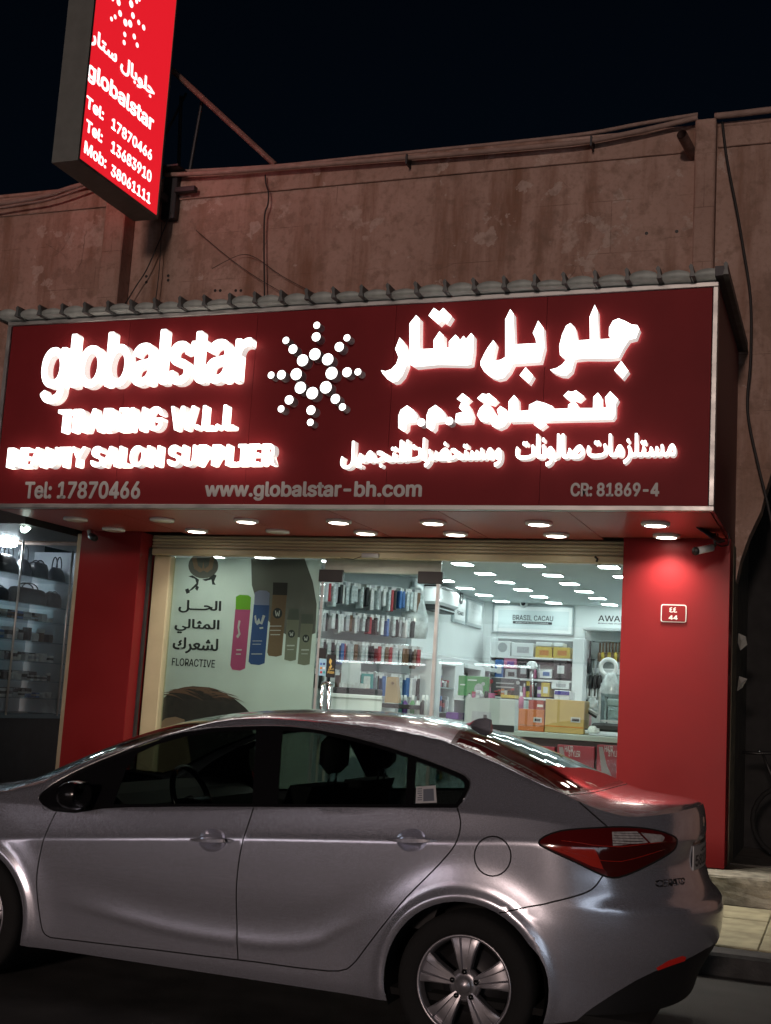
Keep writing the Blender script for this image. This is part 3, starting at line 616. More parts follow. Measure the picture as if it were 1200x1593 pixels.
for a_, b_ in ((at(1098, 812, 10.3), at(1099, 825, 10.3)), (at(1116, 812, 10.4), at(1117, 842, 10.4))): MB().tube([a_, b_], .007, 5).build('hood_bracket', BLACK, t, True)
t = thing('security_camera', tuple(at(145, 835, 10.5)), 'small dark camera on a white bracket at the top of the left pillar', 'security camera')
c = at(142, 834, 10.5)
MB().tube([at(139, 826, 10.6), at(141, 836, 10.5)], .022, 8).build('camera_bracket', WHITE, t, True)
MB().tube([c, c+np.array([.10, -.08, -.03])], .034, 12).build('camera_body', BLACK, t, True)
# ------------------------------------------------------------------ shop front
def pbox(name, u0, v0, u1, v1, Y, d, m, parent=None, b=0.0):
    um, vm = (u0+u1)/2, (v0+v1)/2
    return box(name, at(u0, vm, Y)[0], at(u1, vm, Y)[0], Y, Y+d, at(um, v1, Y)[2], at(um, v0, Y)[2], m, parent, b)
GX0, GX1, GZ0, GZ1 = -6.58, -1.802, .36, 2.85
sh = thing('roller_shutter', (-4.2, 10.95, 2.85), 'cream rolled-up steel shutter across the top of the shop window', 'shutter')
for i in range(4): box('slat', -6.595, -1.804, 10.90+.006*(i % 2), 10.94, 2.925+i*.033, 2.925+i*.033+.030, CREAM, sh, .008)
box('bottom_bar', -6.59, -1.806, 10.885, 10.955, 2.852, 2.918, CREAM, sh, .01)
box('shutter_guide', -6.598, -6.575, 10.86, 10.899, .36, 2.92, STEEL, sh)
box('window_jamb', -6.57, -6.38, 10.93, 11.1, .36, 2.85, CREAM, None, .01); tag(bpy.data.objects['window_jamb'], 'cream painted jamb at the left edge of the shop window', 'door frame')
t = thing('door_closer_box', tuple(at(574, 864, 10.86)), 'small grey sensor box on the shutter bar above the door', 'sensor')
pbox('sensor_body', 562, 860, 589, 868, 10.86, .03, ALU, t, .008); MB().tube([at(562, 866, 10.87), at(550, 870, 10.87), at(530, 868, 10.87)], .004, 5).build('sensor_wire', BLACK, t)
MB().tube([at(926, 866, 10.87), at(930, 870, 10.86), at(928, 874, 10.86)], .010, 6).build('shutter_lock', BLACK, sh)
gw = box('shop_window', -6.375, at(493, 1000, 11.0)[0], 11.000, 11.012, .36, 2.85, GLASS); tag(gw, 'left fixed shop window pane carrying the poster', 'window')
gd = thing('glass_door', (at(590, 1000, 11.0)[0], 11.0, .36), 'frameless glass shop door with black patch fittings and steel pull handle', 'door')
dx0, dx1 = at(497, 1000, 11.0)[0], at(676, 1000, 11.0)[0]; dzt = at(590, 891, 11.0)[2]
box('door_glass', dx0+.01, dx1-.01, 11.0, 11.012, .375, dzt, GLASS, gd)
pbox('patch_fitting', 496, 886, 533, 905, 10.985, .045, BLACK, gd, .004); pbox('patch_fitting', 650, 889, 688, 908, 10.985, .045, BLACK, gd, .004)
for u in (502, 513):
    a = at(u, 1066, 10.93); MB().tube([a+np.array([0, .06, 0]), a, a+np.array([0, 0, -1.0]), a+np.array([0, .06, -1.0])], .016, 10).build('pull_handle', CHROME, gd, True)
a = at(507.5, 1062, 10.93); b = at(501, 1068, 10.93); c = at(514, 1068, 10.93); MB().tube([b, (b+a)/2+np.array([-.012, 0, .012]), a, (c+a)/2+np.array([.012, 0, .012]), c], .016, 10).build('pull_handle', CHROME, gd, True)
MB().box(dx1-.008, dx1+.022, 10.99, 11.03, .36, dzt).build('door_edge_strip', ALU, gd)
MB().box(dx0-.015, dx0+.008, 10.995, 11.02, .36, dzt).build('door_edge_strip', ALU, gd)
box('shop_window', dx1+.03, -1.803, 11.0, 11.012, .36, 2.85, GLASS); tag(bpy.data.objects['shop_window.001'], 'wide right shop window pane through which the shop interior shows', 'window')
tr_ = box('transom_panel', dx0, dx1+.02, 11.02, 11.05, at(590, 892, 11.0)[2], 2.86, mat('transom_sheet', (.42, .46, .40), .5, noise=.1)); tag(tr_, 'pale green sheet panel over the glass door under the shutter', 'panel')
GOLD = mat('gold_print', (.6, .42, .12), .4)
st1 = thing('push_sticker', tuple(at(515, 1050, 10.998)), 'black door sticker with golden emblem and the word PUSH', 'sticker')
pbox('sticker_sheet', 508, 1018, 522, 1054, 10.994, .003, BLACK, st1)
q = [at(u, v, 10.9935) for u, v in ((514, 1024), (517, 1028), (515, 1033), (517, 1037), (514, 1040), (512, 1038), (515, 1035), (512, 1030))]; poly_letter('gold_emblem', [(p[0], p[2]) for p in q], 10.9915, .002, [GOLD, GOLD], st1)
text_flat('word', 'PUSH', at(510, 1046, 10.993)[0], at(520, 1046, 10.993)[0], at(515, 1048, 10.993)[2], at(515, 1044, 10.993)[2], 10.9938, GOLD, st1, .03)
text_flat('arabic_word', arabic('ادفع') if False else 'ﻊﻓﺩﺍ', at(511, 1041, 10.993)[0], at(519, 1041, 10.993)[0], at(515, 1043.5, 10.993)[2], at(515, 1039, 10.993)[2], 10.9938, GOLD, st1, .02, .002, False)
st2 = thing('card_sticker', tuple(at(502, 1050, 10.998)), 'small blue and white payment card sticker on the door glass', 'sticker')
pbox('sticker_sheet', 496.5, 1008, 507.3, 1024, 10.994, .003, BLACK, st2); pbox('sticker_sheet', 496.5, 1025, 507.3, 1051, 10.994, .003, mat('pale_blue_print', (.25, .42, .55), .5), st2)
for i in range(3):
    for j in range(2): pbox('card_logo', 498.2+j*4.6, 1031+i*6.5, 501.4+j*4.6, 1034.5+i*6.5, 10.992, .0015, mat('card_logo_%s' % ['blue', 'navy', 'orange', 'white', 'red', 'teal'][i*2+j], [(.05, .12, .4), (.02, .03, .12), (.5, .2, .04), (.6, .6, .6), (.45, .05, .05), (.05, .3, .3)][i*2+j], .5), st2)
# poster on the left pane
PY = 11.03
po = thing('window_poster', (at(370, 1000, PY)[0], PY, .4), 'large pale poster of hair spray cans above dark hair in the left window', 'poster')
POS = paper('poster_paper', (.68, .72, .68), .6, noise=.06, nscale=2)
px0, px1 = at(247, 1000, PY)[0], at(492, 1000, PY)[0]
box('poster_sheet', px0, px1, PY, PY+.004, .40, 2.845, POS, po)
def flat(name, pts, m, k, parent=po, base=PY):
    q = [at(u, v, base) for u, v in pts]; return poly_letter(name, [(p[0], p[2]) for p in q], base-.0011*(k+1), .001, [m, m], parent)
def ell(u, v, a, b, n=22, r=0): return [(u+a*cos(2*pi*i/n)*cos(r)-b*sin(2*pi*i/n)*sin(r), v+a*cos(2*pi*i/n)*sin(r)+b*sin(2*pi*i/n)*cos(r)) for i in range(n)]
PT = paper('poster_taupe', (.16, .15, .135), .6); PD = paper('poster_dark', (.05, .055, .055), .6); PH = mat('poster_hair', (.016, .012, .010), .5, noise=.5, nscale=14); PH2 = mat('poster_hair_light', (.11, .055, .035), .5); PSK = paper('poster_skin', (.30, .185, .125), .3)
flat('taupe_shape', [(391, 869), (474, 869), (487, 905), (493, 940), (491, 985), (470, 992), (450, 990), (425, 975), (402, 945), (392, 910)], PT, 0)
def crop3(pts): return [(200+a/3, 830+b/3) for a, b in pts]
flat('hair', crop3([(110, 935), (120, 850), (150, 780), (210, 728), (300, 712), (380, 718), (450, 745), (500, 775), (545, 812), (575, 845), (600, 1120), (590, 1500), (108, 1500)]), PH, 0)
flat('forehead', crop3([(132, 935), (140, 890), (175, 862), (220, 855), (262, 868), (300, 1100), (310, 1300), (250, 1480), (125, 1490)]), PSK, 1)
hr = random.Random(3)
for k in range(26):
    t0 = k/25; x0 = 150+250*t0+hr.uniform(-10, 10); y0 = 770-52*sin(pi*min(1, t0*.9+.1))+hr.uniform(-4, 8); L_ = hr.uniform(70, 190); dr = hr.uniform(.25, .75); w_ = hr.uniform(1.2, 4.5)
    up_ = []; lo_ = []
    for i in range(7):
        q = i/6; xx = x0+L_*q; yy = y0-14*sin(pi*q*.7)+L_*dr*q*q*.55; ww = w_*sin(pi*min(.97, q+.06)); up_.append((xx, yy-ww)); lo_.append((xx, yy+ww))
    if all(px_ < 560 and py_ > 712+abs(px_-330)*.02 for px_, py_ in up_): flat('hair_strand', crop3(up_+lo_[::-1]), PH2, 2+.03*k)
def can(c, body, cap, split, capm, bodym, marks):
    flat('can_print', crop3(body), bodym, 1); flat('can_cap_print', crop3(cap), capm, 2)
    for pts in marks: flat('can_mark', crop3(pts), marks_m, 3)
marks_m = paper('print_pale', (.6, .6, .58), .6)
can(0, [(500, 350), (570, 352), (545, 630), (520, 640), (485, 635), (476, 615)], [(503, 295), (520, 286), (560, 288), (573, 297), (569, 356), (501, 354)], 0, paper('print_lime', (.18, .42, .03), .6), paper('print_pink', (.50, .10, .22), .6), [[(515, 405), (524, 408), (518, 440), (524, 470), (512, 490), (504, 480), (514, 465), (510, 435)], [(505, 540), (530, 540), (530, 546), (505, 546)], [(503, 560), (525, 560), (525, 566), (503, 566)]])
can(1, [(586, 330), (659, 333), (636, 605), (610, 614), (572, 610), (561, 598)], [(590, 275), (612, 265), (645, 267), (660, 278), (657, 335), (588, 333)], 0, paper('print_lilac', (.27, .28, .42), .6), paper('print_blue', (.05, .10, .26), .6), [[(588, 385), (596, 380), (600, 410), (610, 395), (618, 415), (628, 380), (640, 384), (625, 425), (612, 420), (602, 428), (592, 415)], [(612, 438), (630, 436), (630, 444), (614, 446)]])
can(2, [(674, 284), (740, 286), (716, 568), (690, 575), (655, 570), (648, 555)], [(676, 228), (744, 230), (741, 288), (674, 286)], 0, paper('print_brown_black', (.055, .05, .045), .6), paper('print_bronze', (.22, .14, .085), .6), [])
can(3, [(740, 402), (797, 404), (782, 590), (755, 596), (728, 588)], [(753, 350), (795, 352), (798, 404), (741, 402)], 0, paper('print_smoke', (.13, .14, .12), .6), paper('print_olive', (.24, .24, .185), .6), [])
can(4, [(806, 420), (862, 422), (846, 610), (820, 615), (790, 608)], [(810, 375), (862, 377), (864, 422), (806, 420)], 0, bpy.data.materials['print_smoke'], bpy.data.materials['print_olive'], [])
for (x, y, w) in ((697, 372, 22), (762, 468, 16), (829, 490, 16)):
    flat('can_emblem', [(200+a/3, 830+b/3) for a, b in ell(x, y, w, w*1.15, 14)], PD, 3)
    flat('can_mark', [(200+(x+a*w/22)/3, 830+(y+b*w/22)/3) for a, b in ((-12, -12), (-7, -12), (-5, 8), (0, -8), (5, 8), (7, -12), (12, -12), (8, 14), (3, 14), (0, 4), (-3, 14), (-8, 14))], marks_m, 4)
for (x, y, w, h) in ((660, 430, 55, 4), (662, 450, 50, 4), (664, 470, 45, 4), (740, 520, 36, 6), (742, 540, 30, 3), (808, 540, 36, 6), (808, 560, 30, 3), (580, 500, 45, 3), (580, 515, 40, 3), (575, 560, 50, 4)): flat('can_mark', crop3([(x, y), (x+w, y), (x+w, y+h), (x, y+h)]), marks_m, 3)
flat('round_logo', [(200+a/3, 830+b/3) for a, b in ell(350, 150, 70, 60, 24)], PT, 0)
flat('logo_curve', crop3([(296, 112), (318, 112), (325, 150), (345, 165), (350, 130), (356, 165), (375, 150), (382, 112), (402, 112), (392, 165), (368, 182), (351, 172), (334, 182), (308, 165)]), PSK, 1)
for pts in ([(280, 200), (300, 195), (330, 215), (325, 240), (300, 262), (275, 275), (300, 250), (318, 232), (312, 212)], [(345, 215), (375, 208), (400, 190), (412, 196), (400, 225), (408, 240), (392, 238), (388, 215), (360, 222)], [(265, 262), (280, 255), (288, 275), (272, 282)], [(318, 240), (330, 250), (322, 268), (312, 258)]): flat('logo_flourish', crop3(pts), PD, 1)
for body, l, r, b, t in (('الحـــل', (278.5, 942), (345, 942), (310, 954), (310, 934)), ('المثالي', (272, 975), (342, 975), (300, 986), (300, 963)), ('لشعرك', (269, 1005), (340, 1005), (300, 1017), (300, 992))):
    x0, x1, z0, z1 = rectpx(l, r, b, t, PY); build_letters(arabic(body), x0, x1, z0, z1, PY-.003, .003, [PD, PD], po, .028, False, 'printed_letter')
x0, x1, z0, z1 = rectpx((268, 1031), (335, 1031), (300, 1037), (300, 1025), PY); text_flat('printed_line', 'FLORACTIVE', x0, x1, z0, z1, PY-.001, PD, po, .008)
# ------------------------------------------------------------------ shop interior shell
IX0, IX1, IYB, IZF, IZC = -4.48, -1.02, 15.9, .36, 2.90
HX, HY = at(498, 980, 12.15)[0], 12.15
HE = atX(640, 1000, IX0)[1]          # left end of the angled hook wall
FLO = mat('glossy_floor', (.38, .40, .40), .15, noise=.08)
CEI = mat('shop_ceiling', (.60, .66, .66), .7)
tag(mesh('shop_floor', [(-6.6, 11.02, IZF), (-.925, 11.02, IZF), (-.925, IYB, IZF), (-6.6, IYB, IZF)], [(0, 1, 2, 3)], FLO), kind='structure')
tag(box('shop_ceiling', -6.6, -.925, 11.02, IYB, IZC, IZC+.08, CEI), kind='structure')
bw = tag(box('shop_back_wall', -6.6, -.925, IYB, IYB+.1, IZF, IZC, WHITE), kind='structure')
lw = tag(box('shop_left_wall', IX0-.1, IX0, HE, IYB-.002, IZF, IZC, WHITE), kind='structure')
tag(box('shop_right_wall', IX1, IX1+.09, 11.02, IYB-.002, IZF, IZC, WHITE), kind='structure')
tag(box('shop_side_wall', -6.6, -6.5, 11.11, IYB-.002, IZF, IZC, WHITE), kind='structure')
hn = np.array([IX0-HX, HE-HY, 0]); hlen = np.linalg.norm(hn); hn /= hlen; hperp = np.array([hn[1], -hn[0], 0])   # into the room
hw = mesh('hook_wall', [tuple(np.array([HX, HY, z])+hn*s-hperp*d) for z in (IZF, IZC) for d in (0, .05) for s in (-.06, hlen)], [(0, 1, 5, 4), (2, 6, 7, 3), (0, 4, 6, 2), (1, 3, 7, 5), (4, 5, 7, 6), (0, 2, 3, 1)], mat('slat_wall', (.50, .56, .57), .5, noise=.05)); tag(hw, kind='structure')
# ceiling panel lights; the first pair is added, unseen, to brighten the poster
PAN = emis('panel_light', (.93, .99, 1.0), 26)
for X, nm in ((-5.5, 'right'), (-6.1, 'left')):
    t = thing('panel_light', (X, 11.3, IZC-.014), '%s unseen ceiling panel added to light the poster from behind' % nm, 'ceiling light', 'panel lights in the shop ceiling'); box('frame', X-.1, X+.1, 11.2, 11.4, IZC-.014, IZC-.001, WHITEG, t); box('diffuser', X-.088, X+.088, 11.212, 11.388, IZC-.0175, IZC-.0145, PAN, t)
lx = {-4.17: 'left', -3.48: 'second', -2.77: 'third', -2.06: 'right', -4.86: 'outer left', -1.36: 'outer right'}
pl_m = None
for X, nm in lx.items():
    for j, Y in enumerate((11.48, 12.30, 13.11, 13.92, 14.74, 15.56)):
        if X < -4.4 and Y > 11.6: continue
        t = thing('panel_light', (X, Y, IZC-.014), 'ceiling panel light, %s column, %s from the shop window' % (nm, ORD[j]), 'ceiling light', 'panel lights in the shop ceiling')
        if pl_m is None:
            o = box('frame', -.10, .10, -.10, .10, 0, .013, WHITEG); f_m = o.data; bpy.data.objects.remove(o)
            o = box('diffuser', -.088, .088, -.088, .088, -.003, .0, PAN); pl_m = o.data; bpy.data.objects.remove(o)
        link('frame', f_m, t, (X, Y, IZC-.014)); link('diffuser', pl_m, t, (X, Y, IZC-.0175))
# ------------------------------------------------------------------ helper for goods on a wall facing +X (left wall)
def lwbox(name, Y0, Y1, z0, z1, d, m, parent=None, b=0, X=IX0): return box(name, X+.001, X+d, Y0, Y1, z0, z1, m, parent, b)
def lY(u, v, X=IX0): return atX(u, v, X)[1]
def lZ(u, v, X=IX0): return atX(u, v, X)[2]
# left wall: cornice, framed name boards, air conditioner, display cabinets
FRM = mat('frame_grey', (.35, .40, .41), .4); INK = mat('ink', (.02, .022, .025), .5); PALEB = mat('pale_blue_board', (.58, .66, .67), .35)
box('wall_trim', IX0+.001, IX0+.05, HE+.01, IYB-.05, 2.03, 2.10, WHITEG, lw, .01)
box('wall_trim', -4.42, IX1-.01, IYB-.05, IYB-.001, 2.03, 2.10, WHITEG, bw, .01)
ac = thing('air_conditioner', (IX0, 13.2, 2.2), 'white split air conditioner high on the left wall of the shop', 'air conditioner')
a0, a1 = lY(655, 935), lY(687, 950)
az0, az1 = lZ(665, 950), lZ(665, 914)
MB().box(IX0+.002, IX0+.22, a0, a1, az0+.06, az1, 0, .03).build('ac_body', WHITEG, ac); MB().box(IX0+.002, IX0+.17, a0+.02, a1-.02, az0, az0+.058, 0, .01).build('outlet_flap', BLACK, ac)
MB().box(IX0+.01, IX0+.2, a0+.02, a1-.02, az1+.001, az1+.015).build('air_inlet', BLACK, ac)
MB().box(IX0+.176, IX0+.186, a0+.05, a1-.05, az0+.02, az0+.032).build('outlet_vane', WHITE, ac)
def board(u0, u1, v0, v1, label):
    Y0, Y1 = lY(u0, (v0+v1)/2), lY(u1, (v0+v1)/2); z0, z1 = lZ((u0+u1)/2, v1), lZ((u0+u1)/2, v0)
    t = thing('name_board', (IX0, (Y0+Y1)/2, z0), label, 'sign'); MB().box(IX0+.001, IX0+.035, Y0, Y1, z0, z1, 0, .008).build('board_frame', FRM, t); MB().box(IX0+.036, IX0+.04, Y0+.04, Y1-.04, z0+.04, z1-.04).build('board_face', WHITEG, t)
    return t, Y0, Y1, z0, z1
t, Y0, Y1, z0, z1 = board(702, 721, 927, 970, 'narrow framed white name board with a black round emblem beside the air conditioner')
ym = (Y0+Y1)/2; MB().lathe([(0, .006), (.085, .006), (.085, 0)], (IX0+.0405, ym, z0+.32*1), 'x', 18).build('emblem', INK, t)
text_flat('emblem_letter', 'G', ym-.03, ym+.03, z0+.28, z0+.36, IX0+.047, WHITEG, t, .03, .002, True, 'x'); text_flat('board_text', 'FIGARO', ym-.14, ym+.14, z0+.10, z0+.15, IX0+.0405, INK, t, .02, .002, True, 'x')
t, Y0, Y1, z0, z1 = board(723, 747, 934, 976, 'wider framed white name board with small grey lettering next to the room corner')
ym = (Y0+Y1)/2; text_flat('board_text', 'novíl', ym-.20, ym+.20, z0+.22, z0+.32, IX0+.0405, FRM, t, .0, .002, True, 'x'); text_flat('board_text', 'PROFESSIONAL', ym-.16, ym+.16, z0+.17, z0+.19, IX0+.0405, FRM, t, 0, .002, True, 'x')
t, Y0, Y1, z0, z1 = board(640, 655, 905, 950, 'framed white name board partly hidden behind the air conditioner')
# cabinets: three bays on the left wall
cab = thing('wall_cabinet', (IX0+.15, 13.9, IZF), 'white built-in display cabinet with glass shelves along the left wall of the shop', 'cabinet')
CABIN = mat('cabinet_inside', (.16, .19, .19), .5, noise=.2)
CD = .30
bays = [(lY(648, 1030), lY(671, 1030)), (lY(685, 1030), lY(713, 1030)), (lY(720, 1030), lY(742, 1030))]
CABX = IX0
edges = [HE+.02]+[e for b in bays for e in b]+[15.84]
for k in range(0, len(edges), 2): box('upright', CABX+.002, CABX+CD, edges[k], edges[k+1], IZF+.01, 2.02, WHITE, cab, .008)
for (b0, b1) in bays:
    box('cabinet_back', CABX+.003, CABX+.02, b0+.002, b1-.002, IZF+.3, 2.0, CABIN, cab)
    box('cabinet_base', CABX+.003, CABX+CD+.02, b0+.002, b1-.002, IZF+.01, IZF+.32, WHITE, cab)
    box('cabinet_head', CABX+.003, CABX+CD, b0+.002, b1-.002, 1.97, 2.02, WHITE, cab)
SHELF = mat('glass_shelf_edge', (.30, .42, .42), .15); 
# goods: a bottle, a jar and a carton shape, each a thing with its cap or lid
PAL = {'black': (.015, .015, .017), 'white': (.66, .68, .68), 'brown': (.16, .09, .05), 'red': (.35, .03, .04), 'blue': (.05, .14, .36), 'pink': (.50, .16, .28), 'green': (.08, .28, .10), 'yellow': (.55, .40, .06), 'violet': (.16, .06, .28), 'teal': (.06, .30, .30), 'silver': (.42, .44, .46), 'orange': (.50, .18, .03)}
GM = {k: mat('goods_'+k, v, .35, .0, noise=.12, nscale=25) for k, v in PAL.items()}
_gm = {}
def goods_mesh(kind, w, h, c1, c2):
    key = (kind, round(w, 3), round(h, 3), c1, c2)
    if key not in _gm:
        if kind == 'bottle':
            a = MB().lathe([(0, 0), (w*.5, 0), (w*.5, h*.62), (w*.22, h*.74), (w*.2, h*.78)], (0, 0, 0), 'z', 10).build('bottle', GM[c1], None, True, (0, 0, 0)); b = MB().lathe([(w*.26, h*.76), (w*.26, h), (0, h)], (0, 0, 0), 'z', 8).build('cap', GM[c2], None, True, (0, 0, 0))
        elif kind == 'jar':
            a = MB().lathe([(0, 0), (w*.5, 0), (w*.5, h*.68), (w*.46, h*.72)], (0, 0, 0), 'z', 12).build('jar', GM[c1], None, True, (0, 0, 0)); b = MB().lathe([(w*.52, h*.7), (w*.52, h), (0, h)], (0, 0, 0), 'z', 12).build('lid', GM[c2], None, True, (0, 0, 0))
        else:
            a = MB().box(-w*.5, w*.5, -w*.4, w*.4, 0, h, 0, .004).build('carton', GM[c1], None, False, (0, 0, 0)); b = MB().box(-w*.505, w*.505, -w*.405, w*.405, h*.35, h*.7).build('carton_band', GM[c2], None, False, (0, 0, 0))
        _gm[key] = (a.data, b.data); bpy.data.objects.remove(a); bpy.data.objects.remove(b)
    return _gm[key]
KN = {'bottle': ('body', 'cap'), 'jar': ('body', 'lid'), 'carton': ('carton_box', 'printed_band')}
def goods(kind, x, y, z, w, h, c1, c2, label, group, rz=0):
    a, b = goods_mesh(kind, w, h, c1, c2); t = thing(kind, (x, y, z), label, kind, group)
    link(KN[kind][0], a, t, (x, y, z)); link(KN[kind][1], b, t, (x, y, z)); return t
cols = list(PAL)
baynm = ['first', 'middle', 'third']
for k, (b0, b1) in enumerate(bays):
    zs = [IZF+.34, .95, 1.2, 1.45, 1.72]
    for j, z in enumerate(zs):
        if j: box('shelf', CABX+.022, CABX+CD-.01, b0+.003, b1-.003, z-.012, z, SHELF, cab)
        y = b0+.07; i = 0; kind0 = rng.choice(['bottle', 'bottle', 'carton', 'jar'])
        while y < b1-.05:
            kind = kind0 if rng.random() < .75 else rng.choice(['bottle', 'carton', 'jar']); w = rng.uniform(.05, .085); h = rng.uniform(.13, .2) if kind != 'jar' else rng.uniform(.07, .11)
            c1 = rng.choice(['black', 'black', 'white', 'brown', 'silver', 'teal', 'red', 'blue', 'green', 'yellow', 'pink'] if k != 1 else ['black', 'brown', 'yellow', 'red', 'white', 'black']); c2 = rng.choice(['black', 'white', 'silver', 'red', 'brown'])
            if i < 20: goods(kind, CABX+CD-.07, y, z, w, h, c1, c2, '%s %s, %s from window on %s shelf of %s cabinet bay' % (c1, kind, ORD[i], ORD[j], baynm[k]), 'goods on the left cabinet shelves')
            y += w+rng.uniform(.012, .04); i += 1
# angled hook wall: rails with hanging packets
CLR = mat('clear_packet', (.50, .56, .57), .2, noise=.25, nscale=30)
pk = {}
def packet_mesh(c, w, h, t):
    key = (c, round(w, 3), round(h, 3))
    if key not in pk:
        a = MB().box(-t/2, t/2, -w, 0, -h, -.03, 0, .006).build('pouch', CLR if c == 'clear' else GM[c], None, False, (0, 0, 0)); b = MB().box(-t/2-.001, t/2+.001, -w*.9, -w*.1, -.055, 0).box(-.003, .003, -w*.5, .05, .0, .006).build('header_card', GM['white'] if c != 'white' else GM['silver'], None, False, (0, 0, 0)); pk[key] = (a.data, b.data); bpy.data.objects.remove(a); bpy.data.objects.remove(b)
    return pk[key]
ang = math.atan2(hn[1], hn[0])
rails = [(2.74, .27, 'top'), (2.43, .24, 'second'), (2.13, .25, 'third'), (1.82, .24, 'lowest')]
ra = thing('hook_rail', tuple(np.array([HX, HY, 1.7])), 'chrome hook rails on the angled wall behind the glass door', 'rail')
for z, h, nm in rails:
    P0 = np.array([HX, HY, z+.012])+hperp*.035-hn*.3; P1 = P0+hn*(hlen+.25); MB().tube([P0, P1], .010, 6).build('rail_bar', CHROME, ra, True)
    n = 26
    for i in range(n):
        s = -.1+(hlen+.05)*i/(n-1); c = rng.choice(['clear', 'white', 'clear', 'clear', 'black', 'clear', 'silver', 'silver', 'red', 'brown', 'black', 'blue', 'clear']); t_ = round(rng.uniform(.025, .05), 3)
        hh = h*rng.uniform(.75, 1.0); hh = round(hh, 2); P = np.array([HX, HY, z])+hn*s+hperp*.17
        a, b = packet_mesh(c, .12, hh, t_); t = thing('hanging_packet', tuple(P), '%s packet, %s from left on the %s hook rail behind the door' % (c, (ORD+['twenty-first', 'twenty-second', 'twenty-third', 'twenty-fourth', 'twenty-fifth', 'twenty-sixth'])[i], nm), 'packet', 'packets on the hook rails'); 
        for q, nn in ((a, 'pouch'), (b, 'header_card')):
            o = link(nn, q, t, tuple(P)); o.rotation_euler.z = ang+rng.uniform(-.25, .25)
def bag(name, c, w, h, m, label, cat, group=None):
    """soft rounded bag hanging or standing, base centre c"""
    v = []; f = []; n = 10; k = 7
    for i in range(k):
        t = i/(k-1); r = (1-.55*t**1.6)*(.85+.15*sin(pi*t)); 
        for j in range(n):
            a = 2*pi*j/n; q = 1+.06*sin(3*a+i); v.append((c[0]+w/2*r*q*cos(a), c[1]+w*.28*r*q*sin(a), c[2]+h*t))
    f = [(i*n+j, i*n+(j+1) % n, (i+1)*n+(j+1) % n, (i+1)*n+j) for i in range(k-1) for j in range(n)]+[tuple(reversed(range(n))), tuple((k-1)*n+j for j in range(n))]
    return tag(mesh(name, v, f, m, None, True), label, cat, group)
PLB = mat('clear_plastic_bag', (.52, .57, .57), .15, noise=.3, nscale=14)
c = np.array([IX0, HE, 0])-hn*.10+hperp*.2
bag('garment_bag', (c[0], c[1], 2.22), .36, .55, PLB, 'big clear plastic bag hanging at the right end of the hook wall', 'bag')
# low white cabinet with a black tray, kraft paper bag, black bin below the hooks
t = thing('low_cabinet', tuple(at(560, 1100, 11.75)), 'low white cabinet standing just behind the glass door', 'cabinet')
pbox('cabinet_body', 512, 1086, 592, 1180, 11.75, .4, WHITE, t, .006); pbox('cabinet_top', 508, 1080, 594, 1086, 11.73, .44, WHITEG, t, .004)
t = thing('black_tray', tuple(at(548, 1080, 11.8)), 'black plastic tray holding small white sachets on the low cabinet', 'tray')
pbox('tray_box', 517, 1070, 581, 1080, 11.8, .28, BLACK, t, .01)
for i in range(8): u = 528+i*6; pbox('sachet', u, 1062+(i*5 % 4), u+5, 1071, 11.84+.02*(i % 3), .02, GM['white'], t)
t = thing('display_stand', tuple(at(545, 1060, 12.0)), 'white display stand with photo cards behind the black tray', 'display stand')
pbox('stand_panel', 531, 1030, 560, 1070, 12.02, .02, WHITE, t); pbox('photo_card', 562, 1048, 580, 1070, 12.0, .02, GM['teal'], t); pbox('photo_card', 566, 1052, 576, 1066, 11.995, .004, GM['white'], t)
t = thing('kraft_bag', tuple(at(609, 1094, 11.7)), 'brown kraft paper bag with a small round stamp standing behind the door', 'paper bag')
q = [at(u, v, 11.7) for u, v in ((602, 1053), (616, 1053), (620, 1094), (598, 1093))]; poly_letter('bag_body', [(p[0], p[2]) for p in q], 11.7, .09, [mat('kraft_paper', (.36, .25, .15), .8, noise=.12), bpy.data.materials.get('kraft_paper') or WHITE], t)
p = at(611, 1063, 11.69); MB().lathe([(0, -.002), (.016, -.002), (.016, .009)], (p[0], 11.69, p[2]), 'y', 12).build('round_stamp', GM['brown'], t)
pbox('side_table', 594, 1095, 640, 1102, 11.68, .35, BLACK, None, .004); tag(bpy.data.objects['side_table'], 'black small table top under the kraft paper bag', 'table')
for i, (u, c) in enumerate([(642, 'green'), (650, 'white'), (658, 'black'), (664, 'silver'), (630, 'violet'), (624, 'teal')]):
    p = at(u, 1100, 12.0); goods('bottle', p[0], 12.0, p[2]-.10, .06, .22, c, 'white' if c != 'white' else 'black', '%s spray bottle standing on the floor stand right of the kraft bag' % c, 'bottles beside the kraft bag')
# ------------------------------------------------------------------ back wall: name boards, cabinet with boxed goods, hook recess
Yb = IYB-.001
t = thing('name_board', tuple(at(829, 985, Yb)), 'long framed white name board reading BRASIL CACAU on the back wall', 'sign')
pbox('board_frame', 766, 941, 893, 987, Yb-.035, .034, FRM, t, .008); pbox('board_face', 769, 944, 890, 984, Yb-.04, .004, WHITEG, t); pbox('board_inset', 775, 950, 885, 979, Yb-.044, .003, PALEB, t)
x0, x1, z0, z1 = rectpx((798, 961), (861, 962), (830, 965.5), (830, 957.5), Yb-.04); text_flat('board_text', 'BRASIL CACAU', x0, x1, z0, z1, Yb-.0445, INK, t, .012)
pbox('board_band', 798, 967, 859, 971, Yb-.0465, .002, INK, t); x0, x1, z0, z1 = rectpx((803, 969), (855, 969.5), (830, 970.3), (830, 968), Yb-.04); text_flat('board_text', 'PROFESSIONAL', x0, x1, z0, z1, Yb-.0468, WHITEG, t, .0)
t = thing('wall_lettering', tuple(at(950, 970, Yb)), 'black AWARD lettering on the white back wall at the right', 'sign')
